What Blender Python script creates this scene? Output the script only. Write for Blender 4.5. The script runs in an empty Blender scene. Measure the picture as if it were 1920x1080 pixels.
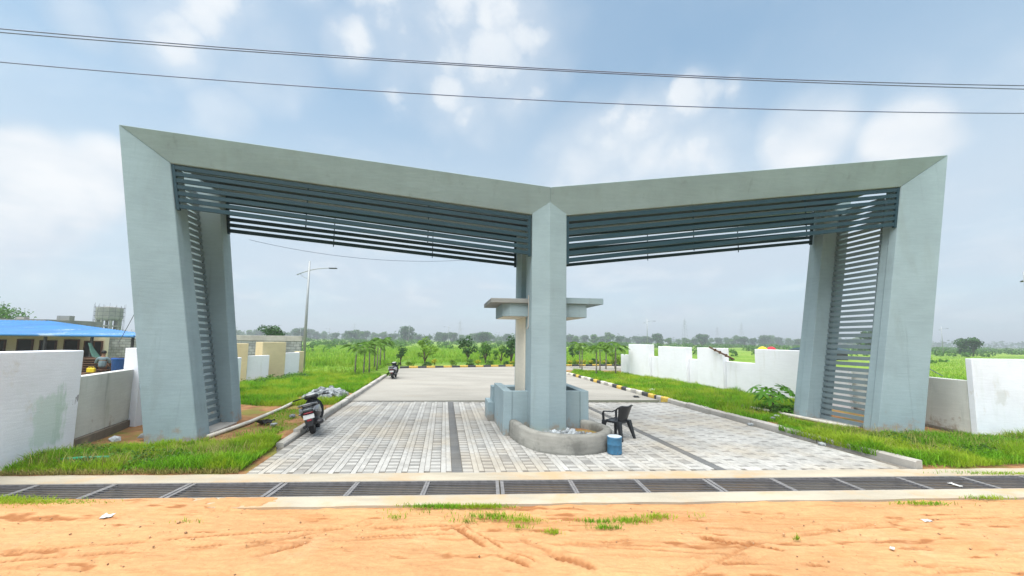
import bpy, math, random
import numpy as np
from mathutils import Vector, Matrix

R = math.radians
sc = bpy.context.scene
COL = sc.collection
rng = np.random.default_rng(7)
random.seed(7)

# ------------------------------------------------------------------ camera
cam_d = bpy.data.cameras.new('camera')
cam = bpy.data.objects.new('camera', cam_d); COL.objects.link(cam)
cam_d.sensor_fit = 'HORIZONTAL'; cam_d.sensor_width = 36.0
cam_d.lens = 36.0 * 710.0 / 1920.0
cam_d.shift_y = 36.0 / 1920.0
cam_d.clip_start = 0.05; cam_d.clip_end = 20000.0
pitch, roll = R(5.0), R(0.8)
fw = Vector((0, math.cos(pitch), math.sin(pitch))); r0 = Vector((1, 0, 0)); u0 = r0.cross(fw)
rt = r0 * math.cos(roll) + u0 * math.sin(roll); up = -r0 * math.sin(roll) + u0 * math.cos(roll)
cam.matrix_world = Matrix(((rt.x, up.x, -fw.x, 0), (rt.y, up.y, -fw.y, 0), (rt.z, up.z, -fw.z, 2.4), (0, 0, 0, 1)))
sc.camera = cam

# ------------------------------------------------------------------ light
SUN_EL, SUN_AZ = R(72), R(-140)            # azimuth measured from +Y towards +X
sun_d = bpy.data.lights.new('sun', 'SUN'); sun_d.energy = 3.0; sun_d.angle = R(80); sun_d.color = (1.0, 0.95, 0.87)
sun = bpy.data.objects.new('sun', sun_d); COL.objects.link(sun)
sd = Vector((math.sin(SUN_AZ) * math.cos(SUN_EL), math.cos(SUN_AZ) * math.cos(SUN_EL), math.sin(SUN_EL)))
sun.rotation_euler = sd.to_track_quat('Z', 'Y').to_euler()
sun.location = (0, 0, 60)

wd = bpy.data.worlds.new('World'); sc.world = wd; wd.use_nodes = True
nt = wd.node_tree; N = nt.nodes; Lk = nt.links
bg = N['Background']; bg.inputs[1].default_value = 0.066
sky = N.new('ShaderNodeTexSky'); sky.sky_type = 'NISHITA'; sky.sun_disc = False
sky.sun_elevation = SUN_EL; sky.sun_rotation = SUN_AZ; sky.air_density = 1.0; sky.dust_density = 0.5; sky.ozone_density = 1.4
tc = N.new('ShaderNodeTexCoord')


def wmath(op, a, b=None, c=None, clamp=False):
    m = N.new('ShaderNodeMath'); m.operation = op; m.use_clamp = clamp
    for i, v in enumerate((a, b, c)):
        if v is None: continue
        if isinstance(v, (int, float)): m.inputs[i].default_value = v
        else: Lk.new(v, m.inputs[i])
    return m.outputs[0]


def wramp(v, lo, hi):
    m = N.new('ShaderNodeMapRange'); m.interpolation_type = 'SMOOTHSTEP'; m.clamp = True
    m.inputs['From Min'].default_value = lo; m.inputs['From Max'].default_value = hi
    Lk.new(v, m.inputs['Value']); return m.outputs['Result']


sep = N.new('ShaderNodeSeparateXYZ'); Lk.new(tc.outputs['Generated'], sep.inputs[0])
zz = wmath('MAXIMUM', sep.outputs[2], 0.0)
den = wmath('ADD', zz, 0.16)
comb = N.new('ShaderNodeCombineXYZ')
Lk.new(wmath('DIVIDE', sep.outputs[0], den), comb.inputs[0]); Lk.new(wmath('DIVIDE', sep.outputs[1], den), comb.inputs[1])


def wnoise(vec, scale, detail, rough, dist=0.0, off=(0, 0, 0)):
    mp = N.new('ShaderNodeMapping'); mp.inputs['Location'].default_value = off; Lk.new(vec, mp.inputs[0])
    n = N.new('ShaderNodeTexNoise'); n.inputs['Scale'].default_value = scale; n.inputs['Detail'].default_value = detail
    n.inputs['Roughness'].default_value = rough; n.inputs['Distortion'].default_value = dist
    Lk.new(mp.outputs[0], n.inputs['Vector']); return n.outputs['Fac']


veil = wramp(wnoise(comb.outputs[0], 0.75, 4, 0.5, 0.3, (3.1, 0.4, 0)), 0.30, 0.66)       # thin high veil
wisp = wramp(wnoise(comb.outputs[0], 1.55, 6, 0.60, 0.35, (1.3, 5.2, 0)), 0.50, 0.66)     # torn cumulus overhead
# heaped clouds standing at fixed bearings: (direction, angular radius, weight)
HEAPS = [(-0.5847, 0.6067, 0.5385, 0.0872, 1), (-0.487, 0.6627, 0.569, 0.1112, 0.9), (-0.6736, 0.5516, 0.4919, 0.0385, 0.9), (-0.5937, 0.5852, 0.5524, 0.0679, 0.8), (-0.2288, 0.7304, 0.6436, 0.1211, 0.8), (-0.0771, 0.765, 0.6394, 0.1727, 1), (-0.0084, 0.7426, 0.6697, 0.1008, 0.7), (-0.1622, 0.7998, 0.578, 0.0954, 0.5), (-0.7679, 0.5823, 0.2671, 0.0523, 1), (-0.7463, 0.6164, 0.2512, 0.0641, 1), (-0.7106, 0.637, 0.2989, 0.0411, 0.9), (-0.7912, 0.5497, 0.2679, 0.0417, 0.8), (0.3757, 0.7671, 0.5199, 0.0515, 1), (0.3055, 0.8282, 0.4698, 0.0952, 1), (0.2022, 0.8851, 0.4192, 0.1344, 0.8), (0.3884, 0.8115, 0.4367, 0.0843, 0.8), (0.5719, 0.7116, 0.4082, 0.073, 1), (0.6815, 0.638, 0.3586, 0.0581, 1), (-0.3445, 0.7223, 0.5997, 0.0627, 0.9), (-0.5643, 0.6993, 0.4388, 0.0487, 0.6), (-0.4133, 0.6683, 0.6185, 0.0864, 0.7), (0.3449, 0.8549, 0.3876, 0.173, 0.6), (-0.7848, 0.5897, 0.1909, 0.0689, 0.5)]
heap = None
for hx, hy, hz_, ha, hw_ in HEAPS:
    dp = N.new('ShaderNodeVectorMath'); dp.operation = 'DOT_PRODUCT'; dp.inputs[1].default_value = (hx, hy, hz_)
    Lk.new(tc.outputs['Generated'], dp.inputs[0])
    w_ = wmath('MULTIPLY', wramp(dp.outputs['Value'], math.cos(ha * 1.5), 1.0), hw_)
    heap = w_ if heap is None else wmath('MAXIMUM', heap, w_)
puff = wnoise(tc.outputs['Generated'], 5.5, 8, 0.56, 0.0, (0.4, 0.2, 1.7))
wn = N.new('ShaderNodeTexNoise'); wn.inputs['Scale'].default_value = 9.0; wn.inputs['Detail'].default_value = 5.0; Lk.new(tc.outputs['Generated'], wn.inputs['Vector'])
wv = N.new('ShaderNodeVectorMath'); wv.operation = 'MULTIPLY_ADD'; wv.inputs[1].default_value = (0.10, 0.10, 0.10); Lk.new(wn.outputs['Color'], wv.inputs[0]); Lk.new(tc.outputs['Generated'], wv.inputs[2])
vo = N.new('ShaderNodeTexVoronoi'); vo.feature = 'F1'; vo.inputs['Scale'].default_value = 13.0; Lk.new(wv.outputs[0], vo.inputs['Vector'])
puff = wmath('ADD', wmath('MULTIPLY', puff, 0.72), wmath('MULTIPLY', wmath('SUBTRACT', 1.0, vo.outputs['Distance']), 0.24))
low = wramp(wmath('ADD', puff, wmath('MULTIPLY', heap, 0.26)), 0.50, 0.84)
milk = wmath('SUBTRACT', 1.0, wramp(sep.outputs[2], 0.20, 0.62))                          # milky air towards the horizon
fac = wmath('MAXIMUM', wmath('MULTIPLY', wisp, 0.35), wmath('MULTIPLY', low, 0.92))
fac = wmath('MAXIMUM', fac, wmath('ADD', wmath('MULTIPLY_ADD', veil, 0.14, 0.25), wmath('ADD', wmath('MULTIPLY', milk, 0.58), wmath('MULTIPLY', heap, 0.30))), clamp=True)
shade = wramp(wnoise(comb.outputs[0], 3.0, 6, 0.55, 0.2, (7.7, 1.1, 0)), 0.25, 0.75)
ccol = N.new('ShaderNodeMix'); ccol.data_type = 'RGBA'
ccol.inputs[6].default_value = (3.75, 4.35, 5.0, 1); ccol.inputs[7].default_value = (5.7, 5.8, 5.9, 1)
Lk.new(wmath('MULTIPLY', wmath('MULTIPLY_ADD', shade, 0.5, 0.5), wmath('MAXIMUM', wmath('MULTIPLY', wisp, 0.4), low)), ccol.inputs[0])
mix = N.new('ShaderNodeMix'); mix.data_type = 'RGBA'
tint = N.new('ShaderNodeMix'); tint.data_type = 'RGBA'; tint.blend_type = 'MULTIPLY'; tint.inputs[0].default_value = 1.0
tint.inputs[7].default_value = (0.80, 1.20, 1.14, 1); Lk.new(sky.outputs[0], tint.inputs[6])
Lk.new(fac, mix.inputs[0]); Lk.new(tint.outputs[2], mix.inputs[6]); Lk.new(ccol.outputs[2], mix.inputs[7])
Lk.new(mix.outputs[2], bg.inputs[0])

vs = sc.view_settings
vs.view_transform = 'Standard'; vs.look = 'None'; vs.gamma = 1.0; vs.use_curve_mapping = False
vs.exposure = 1.4
sc.cycles.use_denoising = True
sc.cycles.max_bounces = 6; sc.cycles.volume_bounces = 0; sc.cycles.transparent_max_bounces = 8

# ------------------------------------------------------------------ plan frame of the gate
GO = np.array([1.52, 9.33]); GU = np.array([0.99525, 0.09733]); GV = np.array([-0.17365, 0.98481])
DO = np.array([0.04, 6.5]); DE = np.array([math.cos(R(3.6)), math.sin(R(3.6))]); DN = np.array([-DE[1], DE[0]])


def gw(a, b, z=0.0):
    p = GO + a * GU + b * GV
    return (float(p[0]), float(p[1]), float(z))


def dw(s, n, z=0.0):
    p = DO + s * DE + n * DN
    return (float(p[0]), float(p[1]), float(z))


# ------------------------------------------------------------------ helpers
def tag(o, label=None, cat=None, group=None, kind=None):
    if label: o['label'] = label
    if cat: o['category'] = cat
    if group: o['group'] = group
    if kind: o['kind'] = kind
    return o


def empty(name, loc=(0, 0, 0), rz=0.0):
    o = bpy.data.objects.new(name, None); COL.objects.link(o)
    o.location = loc; o.rotation_euler = (0, 0, rz); o.empty_display_size = 0.2
    return o


def link(name, me, parent=None, loc=(0, 0, 0), rz=0.0, sc_=(1, 1, 1)):
    o = bpy.data.objects.new(name, me); COL.objects.link(o)
    o.location = loc; o.rotation_euler = (0, 0, rz); o.scale = sc_
    if parent: o.parent = parent
    return o


def copy_tree(o, parent=None):
    c = o.copy(); COL.objects.link(c); c.parent = parent
    for ch in o.children: copy_tree(ch, c)
    return c


class MB:
    def __init__(s): s.v = []; s.f = []

    def add(s, vs_, fs):
        k = len(s.v); s.v += [tuple(map(float, p)) for p in vs_]; s.f += [tuple(i + k for i in f) for f in fs]; return s

    def hexa(s, p, skip=()):      # p: bottom 4 ccw, top 4 ccw
        fs = [(3, 2, 1, 0), (4, 5, 6, 7), (0, 1, 5, 4), (1, 2, 6, 5), (2, 3, 7, 6), (3, 0, 4, 7)]
        return s.add(p, [f for i, f in enumerate(fs) if i not in skip])

    def box(s, x0, x1, y0, y1, z0, z1):
        return s.hexa([(x0, y0, z0), (x1, y0, z0), (x1, y1, z0), (x0, y1, z0), (x0, y0, z1), (x1, y0, z1), (x1, y1, z1), (x0, y1, z1)])

    def prism(s, poly, z0, z1):
        n = len(poly)
        z0 = z0 if hasattr(z0, '__len__') else [z0] * n; z1 = z1 if hasattr(z1, '__len__') else [z1] * n
        vs_ = [(p[0], p[1], z0[i]) for i, p in enumerate(poly)] + [(p[0], p[1], z1[i]) for i, p in enumerate(poly)]
        fs = [tuple(range(n - 1, -1, -1)), tuple(range(n, 2 * n))] + [(i, (i + 1) % n, n + (i + 1) % n, n + i) for i in range(n)]
        return s.add(vs_, fs)

    def loft(s, rings, cap=True, closed=True):
        n = len(rings[0]); vs_ = [p for r in rings for p in r]; fs = []
        for k in range(len(rings) - 1):
            for i in range(n if closed else n - 1):
                j = (i + 1) % n; fs.append((k * n + i, k * n + j, (k + 1) * n + j, (k + 1) * n + i))
        if cap: fs.append(tuple(range(n - 1, -1, -1))); fs.append(tuple(range((len(rings) - 1) * n, len(rings) * n)))
        return s.add(vs_, fs)

    def tube(s, pts, rad, n=8, cap=True):
        pts = [Vector(p) for p in pts]; rad = rad if hasattr(rad, '__len__') else [rad] * len(pts); rings = []
        ref = None
        for i, p in enumerate(pts):
            d = (pts[min(i + 1, len(pts) - 1)] - pts[max(i - 1, 0)]).normalized()
            if ref is None: ref = Vector((0, 0, 1)) if abs(d.z) < 0.9 else Vector((1, 0, 0))
            x = d.cross(ref).normalized(); y = d.cross(x).normalized(); ref = -y if False else ref
            if abs(d.dot(ref)) > 0.95: ref = Vector((1, 0, 0)); x = d.cross(ref).normalized(); y = d.cross(x).normalized()
            rings.append([tuple(p + (x * math.cos(t) + y * math.sin(t)) * rad[i]) for t in [2 * math.pi * k / n for k in range(n)]])
        return s.loft(rings, cap)

    def bar(s, p, q, w, h, upv=(0, 0, 1)):
        p, q = Vector(p), Vector(q); d = (q - p).normalized(); x = d.cross(Vector(upv))
        if x.length < 1e-4: x = d.cross(Vector((1, 0, 0)))
        x.normalize(); y = x.cross(d).normalized()
        c = [(-w / 2, -h / 2), (w / 2, -h / 2), (w / 2, h / 2), (-w / 2, h / 2)]
        return s.hexa([p + x * a + y * b for a, b in c] + [q + x * a + y * b for a, b in c])

    def lathe(s, prof, n=24, c=(0, 0, 0), axis='z'):
        rings = []
        for r, z in prof:
            ring = []
            for k in range(n):
                t = 2 * math.pi * k / n; x, y = r * math.cos(t), r * math.sin(t)
                ring.append((c[0] + x, c[1] + y, c[2] + z) if axis == 'z' else (c[0] + z, c[1] + x, c[2] + y))
            rings.append(ring)
        return s.loft(rings, True)

    def mesh(s, name, mat, org=(0, 0, 0), smooth=False):
        me = bpy.data.meshes.new(name)
        me.from_pydata([(x - org[0], y - org[1], z - org[2]) for x, y, z in s.v], [], s.f)
        me.validate()
        if mat: me.materials.append(mat)
        if smooth: me.polygons.foreach_set('use_smooth', [True] * len(me.polygons))
        return me

    def build(s, name, mat, parent=None, org=(0, 0, 0), smooth=False, bevel=0.0, seg=1, sub=0):
        o = link(name, s.mesh(name, mat, org, smooth), parent)
        if bevel:
            b = o.modifiers.new('bevel', 'BEVEL'); b.width = bevel; b.segments = seg; b.limit_method = 'ANGLE'; b.angle_limit = R(35)
        if sub:
            b = o.modifiers.new('sub', 'SUBSURF'); b.levels = sub; b.render_levels = sub
        return o


def npmesh(name, V, F4, F3, mat, smooth=False):
    """mesh from arrays: quads F4, triangles F3"""
    me = bpy.data.meshes.new(name)
    nv, n4, n3 = len(V), len(F4), len(F3)
    me.vertices.add(nv); me.vertices.foreach_set('co', np.asarray(V, np.float32).ravel())
    me.loops.add(n4 * 4 + n3 * 3)
    idx = np.concatenate([np.asarray(F4, np.int32).ravel(), np.asarray(F3, np.int32).ravel()]) if n3 and n4 else np.asarray(F4 if n4 else F3, np.int32).ravel()
    me.loops.foreach_set('vertex_index', idx)
    me.polygons.add(n4 + n3)
    me.polygons.foreach_set('loop_start', np.concatenate([np.arange(n4) * 4, n4 * 4 + np.arange(n3) * 3]).astype(np.int32))
    me.polygons.foreach_set('loop_total', np.concatenate([np.full(n4, 4), np.full(n3, 3)]).astype(np.int32))
    if smooth: me.polygons.foreach_set('use_smooth', np.ones(n4 + n3, bool))
    me.materials.append(mat); me.update(calc_edges=True)
    return me


# ------------------------------------------------------------------ materials
def hexcol(c): return (c[0], c[1], c[2], 1.0)


class M:
    """small node material builder"""
    def __init__(s, name, base, rough=0.8, spec=0.25, metal=0.0):
        s.m = bpy.data.materials.new(name); s.m.use_nodes = True; s.t = s.m.node_tree
        s.b = s.t.nodes['Principled BSDF']
        s.b.inputs['Roughness'].default_value = rough; s.b.inputs['Specular IOR Level'].default_value = spec
        s.b.inputs['Metallic'].default_value = metal
        s.b.inputs['Base Color'].default_value = hexcol(base)
        rgb = s.t.nodes.new('ShaderNodeRGB'); rgb.outputs[0].default_value = hexcol(base); s.c = rgb.outputs[0]
        g = s.t.nodes.new('ShaderNodeNewGeometry'); s.geo = g
        o = s.t.nodes.new('ShaderNodeTexCoord'); s.tc = o
        s.pos = g.outputs['Position']; s.obj = o.outputs['Object']; s.h = None

    def n(s, kind, **kw):
        x = s.t.nodes.new(kind)
        for k, v in kw.items(): setattr(x, k, v)
        return x

    def lk(s, a, b): s.t.links.new(a, b)

    def noise(s, scale, detail=5, rough=0.55, vec=None, stretch=None, dist=0.0, off=(0, 0, 0)):
        v = vec if vec is not None else s.pos
        mp = s.n('ShaderNodeMapping'); s.lk(v, mp.inputs[0]); mp.inputs['Location'].default_value = off
        if stretch: mp.inputs['Scale'].default_value = stretch
        x = s.n('ShaderNodeTexNoise'); x.inputs['Scale'].default_value = scale; x.inputs['Detail'].default_value = detail
        x.inputs['Roughness'].default_value = rough; x.inputs['Distortion'].default_value = dist
        s.lk(mp.outputs[0], x.inputs['Vector']); return x.outputs['Fac']

    def ramp(s, v, lo, hi, a=0.0, b=1.0):
        m = s.n('ShaderNodeMapRange'); m.clamp = True; m.interpolation_type = 'SMOOTHSTEP'
        for k, x in zip(('From Min', 'From Max', 'To Min', 'To Max'), (lo, hi, a, b)): m.inputs[k].default_value = x
        s.lk(v, m.inputs['Value']); return m.outputs['Result']

    def math(s, op, a, b):
        m = s.n('ShaderNodeMath', operation=op)
        for i, v in enumerate((a, b)):
            if isinstance(v, (int, float)): m.inputs[i].default_value = v
            else: s.lk(v, m.inputs[i])
        return m.outputs[0]

    def mixc(s, f, col, op='MIX'):
        m = s.n('ShaderNodeMix', data_type='RGBA', blend_type=op)
        if isinstance(f, (int, float)): m.inputs[0].default_value = f
        else: s.lk(f, m.inputs[0])
        s.lk(s.c, m.inputs[6])
        if isinstance(col, tuple): m.inputs[7].default_value = hexcol(col)
        else: s.lk(col, m.inputs[7])
        s.c = m.outputs[2]; return s

    def vary(s, f, lo, hi):      # multiply brightness by lo..hi
        m = s.n('ShaderNodeMapRange'); m.inputs['To Min'].default_value = lo; m.inputs['To Max'].default_value = hi; m.clamp = True
        s.lk(f, m.inputs['Value'])
        v = s.n('ShaderNodeVectorMath', operation='SCALE'); s.lk(s.c, v.inputs[0]); s.lk(m.outputs['Result'], v.inputs['Scale'])
        s.c = v.outputs[0]; return s

    def bump(s, f, strength=0.3, dist=0.02):
        b = s.n('ShaderNodeBump'); b.inputs['Strength'].default_value = strength; b.inputs['Distance'].default_value = dist
        s.lk(f, b.inputs['Height'])
        if s.h is not None: s.lk(s.h, b.inputs['Normal'])
        s.h = b.outputs[0]; return s

    def done(s):
        s.lk(s.c, s.b.inputs['Base Color'])
        if s.h is not None: s.lk(s.h, s.b.inputs['Normal'])
        return s.m


def plaster(name, base, var=0.10, streak=0.06, stain=None, rough=0.85, lo=(0.52, 0.72), splash=False, run=(2.2, 2.2, 0.35)):
    m = M(name, base, rough, 0.15)
    m.vary(m.ramp(m.noise(0.9, 5, 0.6), 0.3, 0.7), 1 - var, 1 + var * 0.6)
    m.vary(m.ramp(m.noise(2.2, 4, 0.6, stretch=(1, 1, 9)), 0.3, 0.7), 1 - streak, 1 + streak)
    m.vary(m.noise(30, 3, 0.6), 0.95, 1.05)
    if stain:
        f = m.ramp(m.noise(1.1, 6, 0.65, stretch=run, off=(4, 2, 9)), lo[0], lo[1])
        m.mixc(m.math('MULTIPLY', f, stain[1]), stain[0])
    if splash:
        sp = m.n('ShaderNodeSeparateXYZ'); m.lk(m.pos, sp.inputs[0])
        v = m.math('SUBTRACT', m.noise(3.5, 7, 0.7, off=(8, 3, 2)), m.math('MULTIPLY', sp.outputs[2], 0.45))
        m.mixc(m.ramp(v, 0.36, 0.52, 0, 0.6), (0.30, 0.22, 0.15))
        r_ = m.ramp(m.noise(0.8, 6, 0.7, stretch=(5, 5, 0.22), off=(2, 7, 5)), 0.58, 0.70, 0, 0.30); m.mixc(r_, (0.16, 0.20, 0.20))
    m.bump(m.noise(55, 4, 0.6), 0.25, 0.006).bump(m.noise(4, 4, 0.5, stretch=(1, 1, 6)), 0.25, 0.012)
    return m.done()


def simple(name, base, rough=0.6, spec=0.3, metal=0.0, var=0.08, scale=6.0, bump=0.0, coord='obj'):
    m = M(name, base, rough, spec, metal)
    m.vary(m.ramp(m.noise(scale, 5, 0.6, vec=m.obj if coord == 'obj' else None), 0.3, 0.7), 1 - var, 1 + var)
    if bump: m.bump(m.noise(scale * 12, 3, 0.6, vec=m.obj if coord == 'obj' else None), bump, 0.004)
    return m.done()


MT = {}
MT['gate'] = plaster('gate_plaster', (0.285, 0.368, 0.400), 0.08, 0.03, ((0.225, 0.275, 0.27), 0.3), splash=True)
MT['cream'] = plaster('cream_putty_bounce', (0.74, 0.69, 0.58), 0.06, 0.03)  # putty on the infill wall; under the canopy it carries painted bounce light
MT['rawslab'] = plaster('raw_concrete', (0.27, 0.275, 0.265), 0.18, 0.08, ((0.22, 0.22, 0.2), 0.6))
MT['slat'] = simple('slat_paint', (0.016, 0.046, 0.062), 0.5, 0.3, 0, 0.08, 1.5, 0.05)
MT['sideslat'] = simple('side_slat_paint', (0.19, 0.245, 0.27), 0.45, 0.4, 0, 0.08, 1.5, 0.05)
MT['soffit'] = simple('soffit_shade', (0.02, 0.03, 0.035), 0.6, 0.3)  # near-black puts the shade behind the upper slats into the colour
def boxmask(m, lo, hi, soft=0.06):
    """soft-edged world-space box, edges broken up by noise"""
    sp = m.n('ShaderNodeSeparateXYZ'); m.lk(m.pos, sp.inputs[0]); f = None
    wob = m.math('MULTIPLY', m.math('SUBTRACT', m.noise(7, 4, 0.6, stretch=(1, 3, 0.5)), 0.5), 0.35)
    for i in range(3):
        if lo[i] is None: continue
        c = m.math('ADD', sp.outputs[i], wob)
        g = m.math('MULTIPLY', m.ramp(c, lo[i] - soft, lo[i] + soft), m.math('SUBTRACT', 1.0, m.ramp(c, hi[i] - soft, hi[i] + soft)))
        f = g if f is None else m.math('MULTIPLY', f, g)
    return f


def mk_white():
    m = M('white_wall_paint', (0.79, 0.82, 0.90), 0.85, 0.15)
    m.vary(m.ramp(m.noise(0.9, 5, 0.6), 0.3, 0.7), 0.93, 1.04)
    m.vary(m.noise(30, 3, 0.6), 0.96, 1.04)
    m.mixc(m.ramp(m.noise(1.1, 6, 0.65, stretch=(2.2, 2.2, 0.35), off=(4, 2, 9)), 0.52, 0.72, 0, 0.45), (0.60, 0.66, 0.66))
    m.mixc(m.math('MULTIPLY', boxmask(m, (-9.2, 7.18, 0.30), (-8.4, 7.66, 1.22)), 0.75), (0.55, 0.66, 0.62))      # old roller patch
    m.mixc(m.math('MULTIPLY', boxmask(m, (-9.2, 7.52, 0.30), (-8.4, 7.62, 1.42), 0.03), 0.5), (0.45, 0.58, 0.52))
    m.mixc(m.math('MULTIPLY', boxmask(m, (-9.3, 7.83, 1.02), (-8.4, 7.88, 1.14), 0.01), 0.8), (0.22, 0.22, 0.24))
    m.mixc(m.math('MULTIPLY', boxmask(m, (12.75, 9.8, 0.90), (13.05, 10.5, 1.25), 0.05), 0.7), (0.60, 0.62, 0.63))  # filled patch
    m.mixc(m.math('MULTIPLY', m.ramp(m.noise(2.2, 6, 0.7, stretch=(1, 1, 0.6), off=(1, 1, 1)), 0.60, 0.70), 0.5), (0.62, 0.60, 0.57))
    m.bump(m.noise(55, 4, 0.6), 0.25, 0.006).bump(m.noise(4, 4, 0.5, stretch=(1, 1, 6)), 0.3, 0.012)
    return m.done()


MT['white'] = mk_white()
MT['whitefar'] = plaster('white_wall_paint_clean', (0.82, 0.83, 0.88), 0.04, 0.02, ((0.70, 0.70, 0.70), 0.6))
MT['offwhite'] = plaster('patchy_wall_paint', (0.66, 0.67, 0.64), 0.10, 0.03, ((0.50, 0.53, 0.47), 0.8), splash=True)
MT['beige'] = plaster('beige_wall_paint', (0.66, 0.56, 0.35), 0.08, 0.03)
MT['shedwall'] = plaster('shed_wall_paint', (0.72, 0.66, 0.50), 0.08, 0.03)
MT['render'] = plaster('grey_cement_render', (0.29, 0.285, 0.26), 0.25, 0.08, ((0.12, 0.12, 0.11), 0.8), lo=(0.44, 0.62), run=(1.2, 1.2, 1.2))
MT['kerb'] = plaster('kerb_concrete', (0.42, 0.40, 0.37), 0.2, 0.05, ((0.25, 0.23, 0.2), 0.6))
MT['footing'] = plaster('wall_footing', (0.22, 0.185, 0.15), 0.25, 0.05, ((0.15, 0.14, 0.12), 0.6))
MT['yellow'] = simple('kerb_yellow', (0.60, 0.40, 0.09), 0.7, 0.2, 0, 0.25, 5)
MT['black'] = simple('kerb_black', (0.06, 0.06, 0.065), 0.7, 0.2, 0, 0.25, 5)
MT['chalk'] = simple('kerb_faded_white', (0.58, 0.55, 0.48), 0.8, 0.2, 0, 0.25, 5)
MT['steel'] = simple('grate_steel', (0.20, 0.195, 0.20), 0.6, 0.3, 0.2, 0.2, 9, 0.1)
MT['barsteel'] = simple('grate_bar_steel', (0.115, 0.11, 0.115), 0.6, 0.3, 0.2, 0.2, 9, 0.1)
MT['channel'] = simple('channel_concrete', (0.02, 0.02, 0.02), 0.9, 0.1)
MT['galv'] = simple('galvanised_pole', (0.33, 0.35, 0.36), 0.45, 0.4, 0.3, 0.06, 2)
MT['blackplastic'] = simple('black_plastic', (0.018, 0.02, 0.024), 0.42, 0.45, 0, 0.1, 4, 0.05)
MT['rubber'] = simple('tyre_rubber', (0.015, 0.015, 0.016), 0.8, 0.2)
MT['silver'] = simple('silver_paint', (0.26, 0.27, 0.29), 0.28, 0.5, 0.4, 0.03)
MT['mauve'] = simple('grey_mauve_paint', (0.40, 0.38, 0.44), 0.3, 0.5, 0.3, 0.03)
MT['darkmetal'] = simple('dark_metal', (0.05, 0.05, 0.055), 0.45, 0.4, 0.5)
MT['redlens'] = simple('red_lens', (0.22, 0.008, 0.02), 0.2, 0.5)
MT['plate'] = simple('number_plate', (0.50, 0.51, 0.51), 0.4, 0.4)
MT['glassy'] = simple('dark_lens', (0.08, 0.10, 0.11), 0.12, 0.6)
MT['wire'] = simple('wire_grey', (0.16, 0.19, 0.30), 0.5, 0.3)
MT['timber'] = simple('weathered_timber', (0.12, 0.07, 0.045), 0.85, 0.15, 0, 0.3, 5)
MT['dark'] = simple('dark_opening', (0.012, 0.012, 0.014), 0.6, 0.3)
MT['skin'] = simple('skin', (0.22, 0.12, 0.075), 0.6, 0.3)
MT['hair'] = simple('hair', (0.01, 0.01, 0.01), 0.6, 0.3)
MT['shirt'] = simple('shirt_cloth', (0.16, 0.22, 0.25), 0.9, 0.1)
MT['trouser'] = simple('trouser_cloth', (0.04, 0.045, 0.05), 0.9, 0.1)
MT['bluetarp'] = simple('blue_plastic', (0.015, 0.09, 0.36), 0.5, 0.35, 0, 0.2, 4)
MT['yellowplastic'] = simple('yellow_plastic', (0.70, 0.53, 0.02), 0.45, 0.4)
MT['greentarp'] = simple('green_cloth', (0.05, 0.11, 0.09), 0.9, 0.1, 0, 0.2, 6)
MT['paper'] = simple('white_litter', (0.52, 0.53, 0.53), 0.7, 0.2)
MT['greenplastic'] = simple('green_plastic', (0.02, 0.30, 0.16), 0.4, 0.4)
MT['pvc'] = simple('pale_pipe', (0.58, 0.55, 0.49), 0.6, 0.3, 0, 0.15)
MT['bark'] = simple('bark', (0.13, 0.10, 0.075), 0.9, 0.1, 0, 0.25, 8, 0.4)
MT['palmtrunk'] = simple('palm_trunk', (0.24, 0.22, 0.18), 0.9, 0.1, 0, 0.25, 8, 0.3)
MT['redcloth'] = simple('red_cloth', (0.55, 0.03, 0.05), 0.7, 0.2)
MT['yellowcloth'] = simple('yellow_cloth', (0.75, 0.55, 0.03), 0.7, 0.2)


def mk_bucket():
    m = M('blue_drum_paint', (0.045, 0.155, 0.27), 0.5, 0.4)
    m.vary(m.ramp(m.noise(6, 5, 0.6, vec=m.obj), 0.3, 0.7), 0.8, 1.2)
    m.mixc(m.ramp(m.noise(9, 6, 0.7, vec=m.obj, off=(3, 1, 2)), 0.60, 0.68, 0, 0.8), (0.10, 0.075, 0.06))
    return m.done()


MT['bucket'] = mk_bucket()


def mk_stone():
    m = M('rubble_stone', (0.27, 0.29, 0.305), 0.85, 0.2)
    oi = m.n('ShaderNodeObjectInfo')
    m.vary(oi.outputs['Random'], 0.6, 1.45)
    m.vary(m.ramp(m.noise(14, 5, 0.6), 0.3, 0.7), 0.75, 1.25)
    m.bump(m.noise(40, 4, 0.6), 0.4, 0.01)
    return m.done()


MT['stone'] = mk_stone()


def mk_paver(name, base, warm, dark=1.0):
    m = M(name, base, 0.85, 0.2)
    oi = m.n('ShaderNodeObjectInfo')
    rnd = m.math('FRACT', m.math('ADD', m.math('MULTIPLY', oi.outputs['Random'], 7.31), m.geo.outputs['Random Per Island']), 0.0)
    m.vary(rnd, 0.88 * dark, 1.07 * dark)
    m.mixc(m.ramp(m.noise(0.45, 5, 0.6, off=(2, 5, 0)), 0.44, 0.66, 0.0, 0.65), warm)
    m.vary(m.ramp(m.noise(0.8, 5, 0.65, off=(9, 3, 0)), 0.3, 0.65), 0.82, 1.07)
    m.vary(m.noise(45, 4, 0.65), 0.88, 1.10)
    m.bump(m.noise(70, 4, 0.6), 0.3, 0.006)
    return m.done()


MT['paver'] = mk_paver('paver_concrete', (0.42, 0.413, 0.395), (0.40, 0.352, 0.28))
MT['paverdark'] = mk_paver('paver_concrete_grey', (0.275, 0.27, 0.258), (0.285, 0.25, 0.205))
MT['paverstrip'] = mk_paver('paver_dark_strip', (0.15, 0.153, 0.155), (0.165, 0.155, 0.14))


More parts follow.
